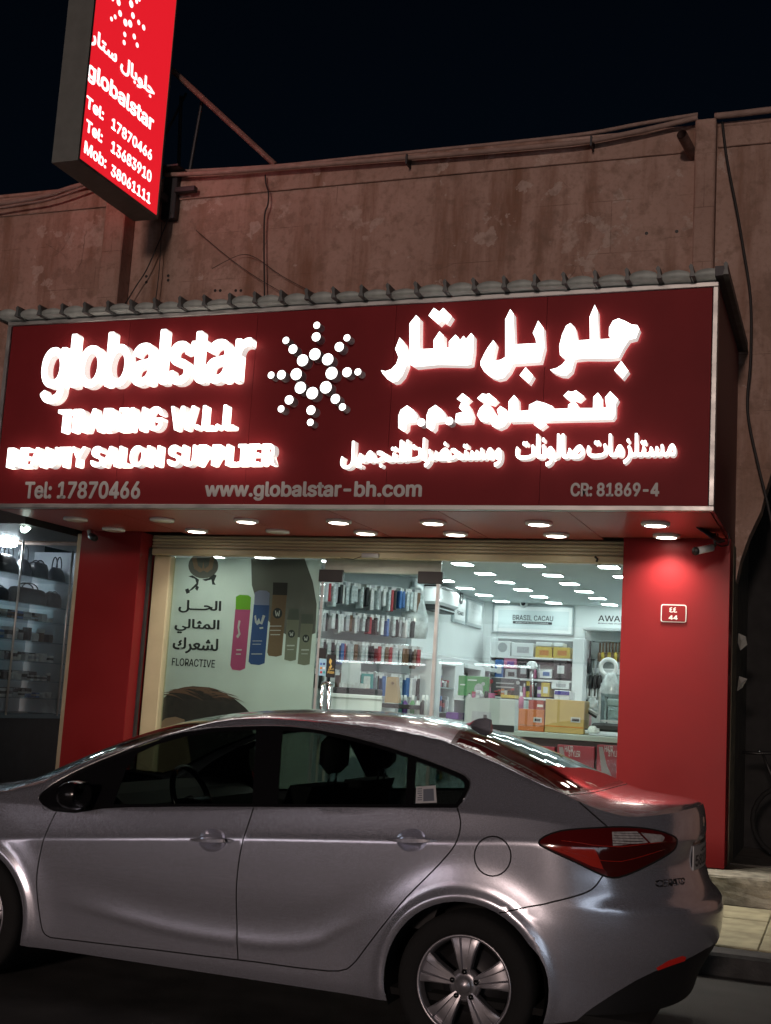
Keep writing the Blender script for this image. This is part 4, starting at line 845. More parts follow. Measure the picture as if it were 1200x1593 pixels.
x0, x1, z0, z1 = rectpx((931, 962), (985, 965), (940, 966.5), (940, 957.5), Yb); text_flat('wall_text', 'AWARD', x0, x1, z0, z1, Yb-.002, INK, t, .012)
x0, x1, z0, z1 = rectpx((931, 969), (985, 971), (940, 970.8), (940, 968.7), Yb); text_flat('wall_text', 'Brand Hair Professional', x0, x1, z0, z1, Yb-.002, INK, t, .01)
p = at(815, 939, Yb-.06); tag(MB().lathe([(0, -.05), (.03, -.045), (.055, 0), (.05, .04)], (p[0], Yb-.04, p[2]), 'y', 14).build('dome_camera', WHITE), 'small white dome camera on the back wall above the name board', 'security camera')
tag(MB().lathe([(0, -.07), (.028, -.055), (.03, -.047)], (p[0], Yb-.04, p[2]), 'y', 12).build('dome_lens', BLACK, bpy.data.objects['dome_camera']), None)
cb = thing('back_cabinet', tuple(at(825, 1100, Yb)), 'white open cabinet full of boxed goods in the middle of the back wall', 'cabinet')
pbox('cabinet_back', 761, 995, 889, 1110, Yb-.03, .029, CABIN, cb); pbox('upright', 752, 990, 760, 1160, Yb-.40, .39, WHITE, cb, .006); pbox('upright', 889, 993, 906, 1160, Yb-.40, .39, WHITE, cb, .006)
for v in (1022, 1056, 1085): pbox('shelf', 760, v, 889, v+3, Yb-.36, .32, WHITE, cb)
def boxed(u0, v0, u1, v1, c, lab, band=None, Y=Yb-.35, d=.25, cat='box'):
    t = thing('goods_box', tuple(at((u0+u1)/2, v1, Y)), lab, cat); pbox('carton_box', u0, v0, u1, v1, Y, d, GM[c] if isinstance(c, str) else c, t, .004)
    if band: pbox('printed_band', u0+(u1-u0)*.25, v0+(v1-v0)*.3, u1-(u1-u0)*.2, v1-(v1-v0)*.25, Y-.003, .002, GM[band], t)
    return t
LBL = GM['blue']
boxed(761, 997, 794, 1021, WHITE, 'white box with a blue oval print on the top shelf of the back cabinet', None); o = bpy.data.objects['goods_box']
p = at(782, 1007, Yb-.353); MB().lathe([(0, -.003), (.062, -.002), (.062, 0)], (p[0], Yb-.351, p[2]), 'y', 18).build('oval_print', FRM, o)
boxed(796, 1000, 830, 1021, WHITE, 'grey and white printed box on the top shelf beside the yellow boxes', 'silver')
boxed(833, 1006, 859, 1024, 'yellow', 'left yellow box on the top shelf of the back cabinet', 'orange'); boxed(861, 1007, 887, 1024, 'yellow', 'right yellow box on the top shelf of the back cabinet', 'orange')
boxed(834, 999, 858, 1005, WHITE, 'flat pale box lying on the left yellow box', None); boxed(862, 1000, 876, 1006, WHITE, 'flat pale box lying on the right yellow box', None)
boxed(762, 1028, 769, 1050, WHITE, 'narrow white carton at the left end of the second shelf', 'black'); boxed(770, 1026, 783, 1055, 'blue', 'blue tall box on the second shelf of the back cabinet', 'white'); boxed(784, 1024, 804, 1040, 'pink', 'pink printed box on the second shelf of the back cabinet', 'violet')
boxed(806, 1026, 822, 1056, 'black', 'black dryer box on the second shelf of the back cabinet', 'silver'); boxed(786, 1041, 804, 1056, 'silver', 'silver box under the pink box on the second shelf', 'black')
boxed(840, 1041, 859, 1055, WHITE, 'white box with a blue picture on the second shelf', 'blue'); boxed(862, 1027, 882, 1055, 'black', 'black framed box with white tubes at the right of the second shelf', 'white')
boxed(763, 1060, 780, 1084, 'violet', 'violet box on the lowest shelf of the back cabinet', 'silver'); boxed(842, 1062, 855, 1084, 'yellow', 'small cream box on the lowest shelf of the back cabinet', 'white'); boxed(858, 1060, 886, 1072, WHITE, 'white printer shaped box on the lowest shelf of the back cabinet', 'silver')
t = thing('helmet_dryer', tuple(at(828, 1045, Yb-.5)), 'white round salon dryer head in front of the back cabinet', 'dryer'); p = at(828, 1037, Yb-.5)
MB().lathe([(0, .07), (.04, .065), (.065, .04), (.075, 0), (.07, -.03), (0, -.035)], tuple(p), 'z', 16).build('dryer_hood', WHITEG, t, True); MB().tube([p, p+np.array([.03, 0, -.5])], .008, 6).build('dryer_pole', CHROME, t, True)
# right hook recess
HB = mat('hook_board', (.40, .43, .42), .6)
rc = thing('hook_board', tuple(at(940, 1090, Yb)), 'grey hook board recess with rows of brushes at the right of the back wall', 'display board'); pbox('board_back', 908, 981, 1000, 1130, Yb-.02, .019, HB, rc); pbox('board_top', 906, 977, 1000, 981, Yb-.3, .29, WHITE, rc)
for v in (997, 1025, 1058): 
    P0, P1 = at(909, v, Yb-.06), at(1000, v+4, Yb-.06); MB().tube([P0, P1], .008, 5).build('hook_bar', CHROME, rc)
def brush(u, v, c1, c2, lab, grp, L=.24):
    p = at(u, v, Yb-.12); t = thing('hair_brush', tuple(p), lab, 'brush', grp)
    MB().tube([p, p-np.array([0, 0, L*.5])], .012, 6).build('handle', GM[c1], t, True); MB().tube([p-np.array([0, 0, L*.5]), p-np.array([0, 0, L*.55]), p-np.array([0, 0, L*.95]), p-np.array([0, 0, L])], [.012, .028, .03, .012], 8).build('brush_head', GM[c2], t, True)
k = 0
for u in range(934, 966, 5):
    brush(u, 1000, 'brown', 'yellow' if k % 2 else 'brown', 'brown round brush, %s from the left in the upper brush row' % ORD[k], 'brushes on the hook board'); k += 1
for i, u in enumerate((913, 919)): brush(u, 997, 'black', 'black', '%s black brush at the top left of the hook board' % ('left' if i == 0 else 'right'), 'brushes on the hook board', .42)
for i, u in enumerate((912, 920, 927, 934)): brush(u, 1028, 'silver', 'black', 'black paddle brush, %s from the left in the middle row' % ORD[i], 'brushes on the hook board', .36)
for i, u in enumerate((908, 917, 925)):
    p = at(u, 1060, Yb-.12); t = thing('flat_iron', tuple(p), 'white and black flat iron box, %s from the left in the bottom row' % ORD[i], 'flat iron', 'flat irons on the hook board'); pbox('carton_box', u-3.5, 1060, u+3.5, 1085, Yb-.12, .04, GM['white'], t, .003); pbox('window_print', u-1, 1064, u+2, 1083, Yb-.1235, .003, GM['black'], t)
t = thing('ring_light', tuple(at(947, 1036, 13.6)), 'round white ring lamp standing in front of the hook board', 'lamp'); p = at(947, 1038, 13.6)
torus(MB(), tuple(p), .085, .024, 'y', 24, 8).build('ring', WHITEG, t, True); MB().tube([p-np.array([0, 0, .1]), p-np.array([0, 0, .6])], .008, 6).build('stand', BLACK, t)
c = at(950, 1085, 13.3); bag('plastic_bag', (c[0], 13.3, c[2]), .24, .26, PLB, 'clear plastic bag bundle under the ring lamp', 'bag')
c = at(922, 1102, 13.0); bag('plastic_bag', (c[0], 13.0, c[2]), .13, .11, PLB, 'small clear plastic bag behind the tan box', 'bag')
# reception desk and counter near the window
t = thing('reception_desk', tuple(at(765, 1130, 13.0)), 'white reception desk with a torn paper front in the shop', 'desk')
pbox('desk_body', 721, 1086, 800, 1200, 13.0, .6, mat('desk_white', (.50, .55, .52), .5, noise=.05), t, .006)
pbox('desk_notice', 734, 1107, 764, 1134, 12.99, .006, GM['silver'], t); p = at(754, 1120, 12.985); pbox('desk_handle', 752, 1112, 757, 1124, 12.975, .012, GM['black'], t); 
pbox('desk_shade', 765, 1128, 800, 1138, 12.99, .006, GM['black'], t)
t = thing('side_shelf', tuple(at(712, 1120, 13.05)), 'small white open side shelf left of the reception desk', 'shelf'); pbox('shelf_board', 704, 1086, 721, 1089, 13.0, .5, WHITE, t); pbox('shelf_board', 704, 1130, 721, 1133, 13.0, .5, WHITE, t); pbox('shelf_side', 703, 1086, 705, 1160, 13.0, .5, WHITE, t)
boxed(694, 1108, 713, 1119, 'violet', 'violet box on the side shelf by the reception desk', None, 12.95, .3)
boxed(713, 1052, 761, 1083, 'green', 'green printed leaflet board standing on the reception desk', None, 13.2, .02, 'poster'); o = bpy.data.objects['goods_box.%03d' % (len([x for x in bpy.data.objects if x.name.startswith('goods_box')])-1)]
flat('print_figure', ell(745, 1072, 7, 9, 12), GM['silver'], 1, o, 13.2); flat('print_figure', ell(752, 1064, 3, 3, 10), GM['silver'], 1, o, 13.2); pbox('print_line', 728, 1057, 742, 1059, 13.197, .002, GM['white'], o); pbox('print_line', 716, 1064, 724, 1066, 13.197, .002, GM['white'], o)
boxed(764, 1055, 808, 1084, mat('dark_poster', (.06, .065, .075), .5, noise=.4, nscale=20), 'dark printed cardboard display on the reception desk', None, 13.3, .02, 'poster'); o = bpy.data.objects['goods_box.%03d' % (len([x for x in bpy.data.objects if x.name.startswith('goods_box')])-1)]
flat('red_round_print', ell(764, 1060, 3.5, 3.5, 12), GM['red'], 1, o, 13.3); flat('white_round_print', ell(806, 1062, 3, 3, 12), GM['silver'], 1, o, 13.3); pbox('print_line', 772, 1062, 800, 1064, 13.297, .002, GM['silver'], o); pbox('print_line', 772, 1068, 800, 1070, 13.297, .002, GM['silver'], o)
boxed(779, 1081, 801, 1086, 'yellow', 'flat yellow packet on the reception desk', None, 13.1, .2); boxed(757, 1078, 767, 1086, 'pink', 'pinkish small pack on the reception desk', None, 13.12, .1)
t = thing('table_fan', tuple(at(746, 1086, 13.1)), 'small round white gadget on the reception desk in front of the green board', 'gadget'); p = at(746, 1080, 13.1); MB().lathe([(0, -.03), (.04, -.025), (.045, 0), (.03, .03), (0, .03)], tuple(p), 'y', 14).build('gadget_head', WHITEG, t, True); MB().lathe([(.02, 0), (.03, -.045)], (p[0], 13.1, p[2]), 'z', 10).build('gadget_foot', WHITEG, t, True)
t = thing('desk_chair', tuple(at(712, 1075, 13.4)), 'white tilted chair back beside the green board', 'chair'); q = [at(u, v, 13.4) for u, v in ((712, 1073), (724, 1070), (720, 1085), (708, 1088))]; poly_letter('chair_back', [(a[0], a[2]) for a in q], 13.4, .03, [WHITEG, WHITEG], t); pbox('chair_leg', 712, 1086, 715, 1150, 13.41, .03, WHITE, t)
YC = 11.55
ct = thing('display_counter', tuple(at(885, 1200, YC)), 'glass topped counter with dark red printed front near the window', 'counter')
zt = at(885, 1142, YC)[2]; cx0, cx1 = at(800, 1150, YC)[0], -1.03
box('counter_top', cx0, cx1, YC-.02, YC+.6, zt-.055, zt, mat('counter_top_grey', (.30, .34, .32), .3), ct, .006); box('counter_body', cx0+.05, cx1, YC+.03, YC+.55, IZF, zt-.06, mat('counter_dark', (.05, .03, .035), .4), ct)
HSR = mat('hair_styler_red', (.22, .02, .035), .4, noise=.3, nscale=6)
for i, (u0, u1) in enumerate(((800, 862), (866, 924), (928, 985))):
    t = thing('styler_box', tuple(at((u0+u1)/2, 1215, YC-.06)), '%s dark red HAIR STYLER box in front of the counter' % ('left', 'middle', 'right')[i] if i else 'left dark red box in front of the counter, mostly behind the car', 'box', 'dark red boxes along the counter front')
    pbox('carton_box', u0, 1160, u1, 1235, YC-.06, .08, HSR, t, .004); Yc_ = YC-.0612
    if i:
        k = 12; x0, x1, z0, z1 = rectpx((u0+13, 1166), (u0+26, 1166), (u0+20, 1170), (u0+20, 1160.5), Yc_); text_flat('print_text', 'HAIR', x0, x1, z0, z1, Yc_, GM['silver'], t, .0); x0, x1, z0, z1 = rectpx((u0+19, 1172), (u0+37, 1172), (u0+25, 1177), (u0+25, 1167.5), Yc_); text_flat('print_text', 'STYLER', x0, x1, z0, z1, Yc_, GM['silver'], t, .0)
    flat('print_swoosh', [(u0+4, 1162), (u0+10, 1162), (u0+16, 1190), (u0+26, 1212), (u0+36, 1226), (u0+20, 1226), (u0+8, 1200)], mat('swoosh_grey', (.20, .17, .18), .4), 1, t, YC-.06)
zt2 = lambda u: 1142
Yx = YC+.12
def onc(name, u0, v0, u1, v1, c, lab, cat, d=.25, dy=0):
    t = thing(name, tuple(at((u0+u1)/2, v1, Yx+dy)), lab, cat); x0, x1 = at(u0, v1, Yx+dy)[0], at(u1, v1, Yx+dy)[0]; h = at((u0+u1)/2, v0, Yx+dy)[2]-at((u0+u1)/2, v1, Yx+dy)[2]
    return t, x0, x1, h
TAN = mat('tan_cardboard', (.42, .29, .10), .55, noise=.07); ORG = mat('orange_box', (.42, .12, .03), .5, noise=.1); DRED = mat('flat_red_box', (.30, .05, .04), .5)
zb_ = zt+.002
t, x0, x1, h = onc('tan_box', 847, 1091, 908, 1143, TAN, 'tan carton with a barcode label standing on the counter', 'box'); box('carton_box', x0, x1, Yx, Yx+.25, zb_, zb_+h, TAN, t, .004); box('carton_stripe', x0+.001, x1-.001, Yx-.002, Yx-.0005, zb_+.055, zb_+.065, GM['orange'], t); pbox('barcode_label', 888, 1116, 903, 1124, Yx-.003, .002, GM['silver'], t); pbox('barcode_lines', 890, 1118, 901, 1122, Yx-.005, .001, GM['black'], t)
t, x0, x1, h = onc('orange_box', 806, 1105, 846, 1139, ORG, 'orange carton with a barcode label beside the tan carton on the counter', 'box'); box('carton_box', x0, x1, Yx-.01, Yx+.22, zb_, zb_+h, ORG, t, .004); pbox('barcode_label', 830, 1116, 843, 1124, Yx-.013, .002, GM['silver'], t); pbox('barcode_lines', 832, 1118, 841, 1122, Yx-.015, .001, GM['black'], t); box('carton_stripe', x0+.001, x1-.001, Yx-.012, Yx-.0105, zb_+.05, zb_+.056, GM['brown'], t); zo = zb_+h+.002
t, x0, x1, h = onc('red_flat_box', 822, 1091, 847, 1105, DRED, 'flat red box lying on top of the orange carton', 'box'); box('carton_box', x0, x1-.01, Yx+.0, Yx+.2, zo, zo+h, DRED, t, .003); pbox('printed_band', 836, 1096, 845, 1100, Yx-.002, .0015, GM['white'], t)
t = thing('glass_case', tuple(at(950, 1122, 11.75)), 'clear acrylic case with white goods at the right end of the counter', 'display case'); pbox('case_panel', 934, 1080, 985, 1122, 11.75, .006, glassy('acrylic', (.75, .82, .82)), t); pbox('case_edge', 932, 1080, 934.5, 1124, 11.745, .2, GM['silver'], t); pbox('case_edge', 934.5, 1121, 985, 1124, 11.745, .2, GM['silver'], t); pbox('case_goods', 944, 1088, 985, 1100, 11.85, .1, GM['white'], t, .01); pbox('case_goods', 948, 1104, 985, 1119, 11.85, .1, GM['white'], t, .01)
t = thing('black_case', tuple(at(950, 1137, 11.70)), 'long black case lying under the acrylic case on the counter', 'case'); pbox('case_body', 920, 1126, 985, 1139, 11.70, .25, BLACK, t, .02)
c = at(922, 1146, 11.62); bag('plastic_wrap', (c[0], 11.62, c[2]+.03), .12, .07, PLB, 'crumpled clear plastic wrap on the counter edge', 'plastic wrap')
boxed(903, 1108, 916, 1135, 'red', 'red box half hidden behind the tan carton', 'white', 11.95, .15)
t = thing('flat_iron', tuple(at(918, 1112, 11.9)), 'grey flat iron leaning right of the tan carton', 'flat iron'); MB().tube([at(908, 1098, 11.9), at(930, 1112, 11.85)], .012, 6).build('iron_arm', GM['silver'], t, True); MB().tube([at(908, 1103, 11.9), at(928, 1116, 11.85)], .012, 6).build('iron_arm', BLACK, t, True)
t = thing('printer', tuple(at(873, 1090, 12.6)), 'white printer with a blue screen behind the tan carton', 'printer'); pbox('printer_body', 862, 1074, 887, 1090, 12.6, .25, WHITEG, t, .01); pbox('printer_screen', 863, 1075, 886, 1081, 12.595, .006, mat('screen_blue', (.06, .06, .35), .3), t)
bot = goods('bottle', at(811, 1092, 12.5)[0], 12.5, at(811, 1103, 12.5)[2], .055, .17, 'pink', 'white', 'pink pump bottle between the reception desk and the orange carton', 'loose bottles in the shop')

# more stock: small bottles and tubs in front of the boxes on the back cabinet, packets under the counter end, cartons on the shelf tops
def line_up(u0, u1, v, Y, n, cset, hset, kinds, lab, grp):
    for i in range(n):
        u = u0+(u1-u0)*(i+.5)/n; p = at(u, v, Y); c1 = cset[(i*7+n) % len(cset)]; c2 = ['black', 'white', 'silver', 'red'][(i*3) % 4]; kd = kinds[(i*5+1) % len(kinds)]; h = hset*(.75+.5*((i*37 % 11)/11)); w = .9*abs(at(u1, v, Y)[0]-at(u0, v, Y)[0])/n
        goods(kd, p[0], Y, p[2], min(w, .07), h, c1, c2, lab % (c1, kd, ORD[i]), grp)
MIX = ['white', 'pink', 'black', 'teal', 'silver', 'red', 'blue', 'brown', 'yellow', 'violet']
line_up(771, 842, 1084.5, Yb-.33, 12, MIX, .17, ['bottle', 'jar', 'carton'], '%s %s, %s from left on the lowest back cabinet shelf', 'small goods on the back cabinet')
line_up(824, 841, 1055.5, Yb-.33, 3, ['white', 'pink', 'silver'], .16, ['bottle'], '%s %s, %s in the gap of the second back cabinet shelf', 'small goods on the back cabinet')
line_up(727, 760, 1086, 13.02, 5, ['white', 'silver', 'pink', 'black', 'white'], .075, ['jar', 'bottle', 'carton'], '%s %s, %s from left along the front edge of the reception desk', 'small goods on the reception desk')
line_up(769, 800, 1081, 13.25, 6, ['red', 'brown', 'orange', 'white', 'brown', 'black'], .06, ['jar', 'carton'], '%s %s, %s in the row behind the yellow packet', 'small goods on the reception desk')
line_up(910, 933, 1141, 11.62, 4, ['white', 'silver', 'black', 'silver'], .06, ['carton', 'jar'], '%s %s, %s from left beside the plastic wrap on the counter', 'small goods on the counter')
for i, (u, v, c, w, h) in enumerate([(912, 1088, 'black', 5, 16), (919, 1088, 'silver', 5, 14), (927, 1089, 'white', 6, 15), (935, 1062, 'silver', 6, 20), (943, 1060, 'black', 5, 22), (951, 1061, 'white', 6, 20), (959, 1062, 'silver', 5, 22)]):
    boxed(u-w/2, v, u+w/2, v+h, c, '%s blister pack, %s from left in the lower right hook board rows' % (c, ORD[i]), 'white' if c != 'white' else 'black', Yb-.14, .03, 'packet')
for i, (u0, u1, v0, c, b_) in enumerate([(650, 660, 1003, 'silver', 'white'), (661, 670, 1005, 'white', 'blue'), (687, 698, 1001, 'brown', 'yellow'), (700, 711, 1004, 'black', 'silver'), (722, 732, 1003, 'pink', 'white'), (733, 741, 1006, 'white', 'pink')]):
    y0, y1 = lY(u0, 1012), lY(u1, 1012); z0 = 1.725; h = .2
    t = thing('goods_box', (IX0+.15, (y0+y1)/2, z0), '%s carton, %s from the window behind the top shelf of the left cabinets' % (c, ORD[i]), 'box', 'cartons on the left cabinets'); box('carton_box', IX0+.03, IX0+.16, y0, y1, z0, z0+h, GM[c], t, .004); box('printed_band', IX0+.1605, IX0+.162, y0+.02, y1-.02, z0+.06, z0+.13, GM[b_], t)
# ------------------------------------------------------------------ neighbouring shop at the left: glass display cabinet in a recess
NX = -8.35                     # glass plane of the display, seen obliquely
def nY(u, v): return atX(u, v, NX)[1]
def nZ(u, v): return atX(u, v, NX)[2]
NY0, NY1 = nY(-60, 950), nY(112, 950)
NB = thing('neighbour_shop', (NX-.5, (NY0+NY1)/2, .14), 'dark shop front next door at the left edge with a lit top and black header', 'shop')
NW = mat('display_back_white', (.50, .53, .58), .6, noise=.05); NDK = mat('neighbour_dark', (.018, .02, .022), .5, noise=.2)
ztop = nZ(60, 846)
box('header', NX-.05, -7.41, 9.9, NY1+.25, ztop, ztop+.9, NDK, NB); box('back_panel', NX-.62, NX-.6, NY0, NY1+.2, .2, ztop+.2, NW, NB)
box('end_panel', NX-.6, -7.41, NY1+.02, NY1+.12, .15, ztop, NW, NB); box('floor_slab', NX-1.2, -7.41, 9.9, NY1, .10, .16, CONC, NB); box('far_wall', NX-3.2, NX-3.1, 8.5, NY1+.3, .15, 3.4, NDK, NB); box('front_wall', -16, NX-.63, YW-.4, YW-.01, .12, 3.1, NDK, NB)
dc = thing('display_cabinet', (NX-.25, (NY0+NY1)/2, .16), 'tall glass fronted display cabinet with black handbags on its shelves in the shop next door', 'display cabinet')
zcab = nZ(50, 1113)
box('cabinet_base', NX-.55, NX-.01, NY0, NY1, .165, zcab-.03, NDK, dc); box('base_ledge', NX-.56, NX+.01, NY0, NY1, zcab-.03, zcab+.02, mat('blue_grey_ledge', (.10, .16, .19), .35), dc)
shv = [(50, 893), (50, 936), (50, 953), (50, 992), (50, 1021), (50, 1052), (50, 1083)]
# shelf heights measured at the middle of the display
zs = [nZ(55, v) for v in (897, 940, 965, 997, 1029, 1059, 1086)]
SHG = glassy('shelf_glass', (.80, .88, .88), .8)
for z in zs: box('glass_shelf', NX-.50, NX-.02, NY0, NY1, z-.010, z, SHG, dc)
box('front_glass', NX, NX+.008, NY0, NY1-.01, zcab+.03, ztop-.005, glassy('display_glass', (.86, .90, .90), .8), dc)
for u in (24, 103): y = nY(u, 950); MB().tube([(NX+.015, y, zcab), (NX+.015, y, ztop)], .012, 6).build('metal_post', ALU, dc, True)
# handbags on the two top shelves
BAGM = mat('black_leather', (.012, .013, .016), .38, noise=.15, bump=.15, bscale=40); BAGN = mat('navy_leather', (.018, .025, .04), .4)
def handbag(u0, u1, vt, vb, shelf, m, lab, hh, style=0):
    y0, y1 = nY(u0, vb), nY(u1, vb); z = zs[shelf]+.001; h = nZ((u0+u1)/2, vt)-nZ((u0+u1)/2, vb); xc = NX-.18; ym = (y0+y1)/2; w = (y1-y0)
    t = thing('handbag', (xc, ym, z), lab, 'handbag', 'handbags on the display shelves')
    v = []; f = []; prof = [(0, .48, .09), (.05, .5, .10), (.45, .47, .085), (.85, .36, .05), (1.0, .30, .02)] if style == 0 else [(0, .47, .08), (.06, .5, .09), (.6, .49, .085), (.92, .44, .06), (1, .38, .02)]
    n = 14
    for hz, wy, dx in prof:
        for j in range(n):
            a = 2*pi*j/n; sx = abs(cos(a))**.6*(1 if cos(a) > 0 else -1); sy = abs(sin(a))**.6*(1 if sin(a) > 0 else -1); v.append((xc+dx*sx, ym+w*wy*sy, z+h*hz))
    k = len(prof); f = [(i*n+j, i*n+(j+1) % n, (i+1)*n+(j+1) % n, (i+1)*n+j) for i in range(k-1) for j in range(n)]+[tuple(reversed(range(n))), tuple((k-1)*n+j for j in range(n))]
    mesh('bag_body', v, f, m, t, True)
    for dx in (-.03, .03):
        P = [(xc+dx, ym+w*.22*cos(a), z+h*.96+hh*sin(a)) for a in [pi*i/8 for i in range(9)]]; MB().tube(P, .007, 6).build('bag_handle', m, t, True)
handbag(-14, 9, 855, 887, 0, BAGM, 'black handbag cut by the left picture edge on the top shelf', .12)
handbag(12, 45, 861, 891, 0, BAGM, 'widest black handbag with long handles under the lamp on the top shelf', .14)
handbag(46, 64, 868, 895, 0, BAGM, 'slim black handbag with a tall handle on the top shelf', .15)
handbag(67, 90, 873, 899, 0, BAGM, 'small black backpack shaped bag with two top loops on the top shelf', .03, 1)
handbag(98, 116, 880, 903, 0, BAGN, 'navy blue bag at the right end of the top shelf', .13)
handbag(3, 30, 910, 931, 1, BAGN, 'low dark handbag at the left on the second shelf', .02, 1)
handbag(34, 90, 910, 936, 1, BAGM, 'large black travel bag with a loop handle on the second shelf', .06, 1)
handbag(92, 110, 916, 940, 1, BAGM, 'small black bag at the right end of the second shelf', .02, 1)
# small goods on the lower shelves
k = 0
for s_, (h, nm) in ((2, (.08, 'third')), (3, (.12, 'fourth')), (4, (.09, 'fifth')), (5, (.08, 'sixth')), (6, (.08, 'seventh'))):
    y = NY0+.5; i = 0
    while y < NY1-.1 and i < 20:
        w = rng.uniform(.05, .11); c1 = rng.choice(['white', 'silver', 'silver', 'white', 'black', 'brown', 'white', 'silver', 'blue']); kind = rng.choice(['carton', 'carton', 'jar'])
        goods(kind, NX-.14, y, zs[s_]+.001, w, h*rng.uniform(.7, 1.2), c1, rng.choice(['black', 'white', 'silver', 'black']), '%s %s, %s from left on %s shelf of the handbag display' % (c1, kind, ORD[i], nm), 'small goods in the handbag display'); y += w+rng.uniform(.02, .05); i += 1
    yy = NY0+.45; j = 0
    while yy < NY1-.25:
        w = rng.uniform(.22, .34); t = thing('wallet_box', (NX-.3, yy+w/2, zs[s_]+.001), 'black storage box, %s from left at the back of the %s display shelf' % (ORD[j], nm), 'box', 'black boxes in the handbag display'); box('box_body', NX-.42, NX-.25, yy, yy+w, zs[s_]+.001, zs[s_]+.10, BLACK, t, .004); box('box_label', NX-.2495, NX-.2485, yy+w*.3, yy+w*.5, zs[s_]+.05, zs[s_]+.09, GM['silver'], t); yy += w+rng.choice([.03, .05, .25]); j += 1
# lamp under the header and one inside the cabinet top
t = thing('tube_lamp', tuple(at(42, 818, 10.2)), 'bright oblong lamp under the dark awning at the far left', 'lamp'); a, b = at(36, 825, 10.05), at(50, 812, 10.35)
MB().tube([a, a+(b-a)*.15, b-(b-a)*.15, b], [.022, .04, .04, .022], 10).build('lamp_glass', emis('cool_lamp', (.80, 1.0, .88), 9), t, True); MB().tube([a+np.array([0, 0, .045]), b+np.array([0, 0, .045])], .02, 8).build('lamp_holder', STEEL, t)
t = thing('cabinet_lamp', (NX-.24, nY(40, 847), ztop-.07), 'oval lamp at the top inside the handbag display', 'lamp'); MB().lathe([(0, -.03), (.07, -.025), (.11, 0), (.10, .02), (0, .02)], (NX-.24, nY(40, 848), ztop-.04), 'z', 16).build('lamp_glass', emis('display_lamp', (.85, .93, 1.0), 150), t, True)
# ------------------------------------------------------------------ the silver saloon car. Local frame: x rearwards from the rear hub, w towards the camera from the centreline, z up
CXH, CYC = -1.59, 6.45
def cw(x, w, z): return np.array([CXH+x, CYC-w, z])
def pchip(xs, ys):
    xs = np.array(xs, float); ys = np.array(ys, float); h = np.diff(xs); d = np.diff(ys)/h; n = len(xs); m = np.zeros(n)
    for i in range(1, n-1):
        if d[i-1]*d[i] > 0: w1, w2 = 2*h[i]+h[i-1], h[i]+2*h[i-1]; m[i] = (w1+w2)/(w1/d[i-1]+w2/d[i])
    m[0], m[-1] = d[0], d[-1]; L = list(xs)
    import bisect
    def f(x):
        if x <= xs[0]: return float(ys[0])
        if x >= xs[-1]: return float(ys[-1])
        i = bisect.bisect_right(L, x)-1; t = (x-xs[i])/h[i]; t2, t3 = t*t, t*t*t
        return float((2*t3-3*t2+1)*ys[i]+(t3-2*t2+t)*h[i]*m[i]+(-2*t3+3*t2)*ys[i+1]+(t3-t2)*h[i]*m[i+1])
    return f
def sstep(a, b, x): t = min(1, max(0, (x-a)/(b-a))); return t*t*(3-2*t)
WB = 2.695
_zb = pchip([-3.6, -2.6, -1.95, -.07, .2, .7, 1.1], [.80, .90, .92, 1.070, 1.07, 1.02, 1.01])
_zc = pchip([-3.6, -2.3, -1.06, -.09, .3, 1.1], [.62, .735, .850, .925, .955, .96])
_zl = pchip([-3.6, -2.18, -1.75, -1.478, -1.25, -1.016, -.85, -.70, -.596, -.3, 1], [.46, .445, .40, .374, .366, .369, .385, .42, .487, .6, .6])
def wside(x, z):
    zb = _zb(x); zc = _zc(x); zl = _zl(x)
    fr = sstep(-2.5, -3.5, x); re = sstep(-.2, .9, x)
    Wb = .850-.05*fr-.03*re
    if z > zb:
        d = z-zb
        # shoulder then tumblehome
        w = Wb-.60*d-.10*d*d
        return w-.008*(1-math.exp(-d/.03))
    a = sstep(-2.25, -1.7, x)*sstep(-.35, -.75, x)      # strength of the lower light-catching crease
    xs = [.15, .26, .40, .52, .64, zc-.006, zc+.006, zc+.03, zb]; ys = [.835, .868, .8725, .8785, .884, .8862, .8850, .8775, .850]
    if zc-.006 < .67: xs.pop(4); ys.pop(4)
    w = pchip(xs, ys)(z)
    if a > 0:
        d = z-min(zl, .60); w += a*(.0048*math.exp(-(d/(.018 if d < 0 else .042))**2)-.0035*math.exp(-((d-.11)/.055)**2))
    return w-.05*fr-.03*re
_wc = {}
def wsc(x, z):
    k = (round(x, 3), round(z, 3))
    if k not in _wc: _wc[k] = wside(*k)
    return _wc[k]
S0 = .30; SE = 1.25; F0 = -2.95; FE = -3.95
_xr = pchip([.14, .24, .34, .436, .51, .56, .614, .676, .70, .73, .755, .804, .885, .95, 1.013, 1.074, 1.12, 1.141], [.86, .90, .935, .985, 1.025, 1.035, 1.040, 1.037, 1.030, .995, .975, .958, .936, .940, .948, .944, .936, .925])
_xf = pchip([.14, .3, .45, .6, .75, .9], [-3.48, -3.54, -3.56, -3.53, -3.44, -3.25])
NS = 2.55
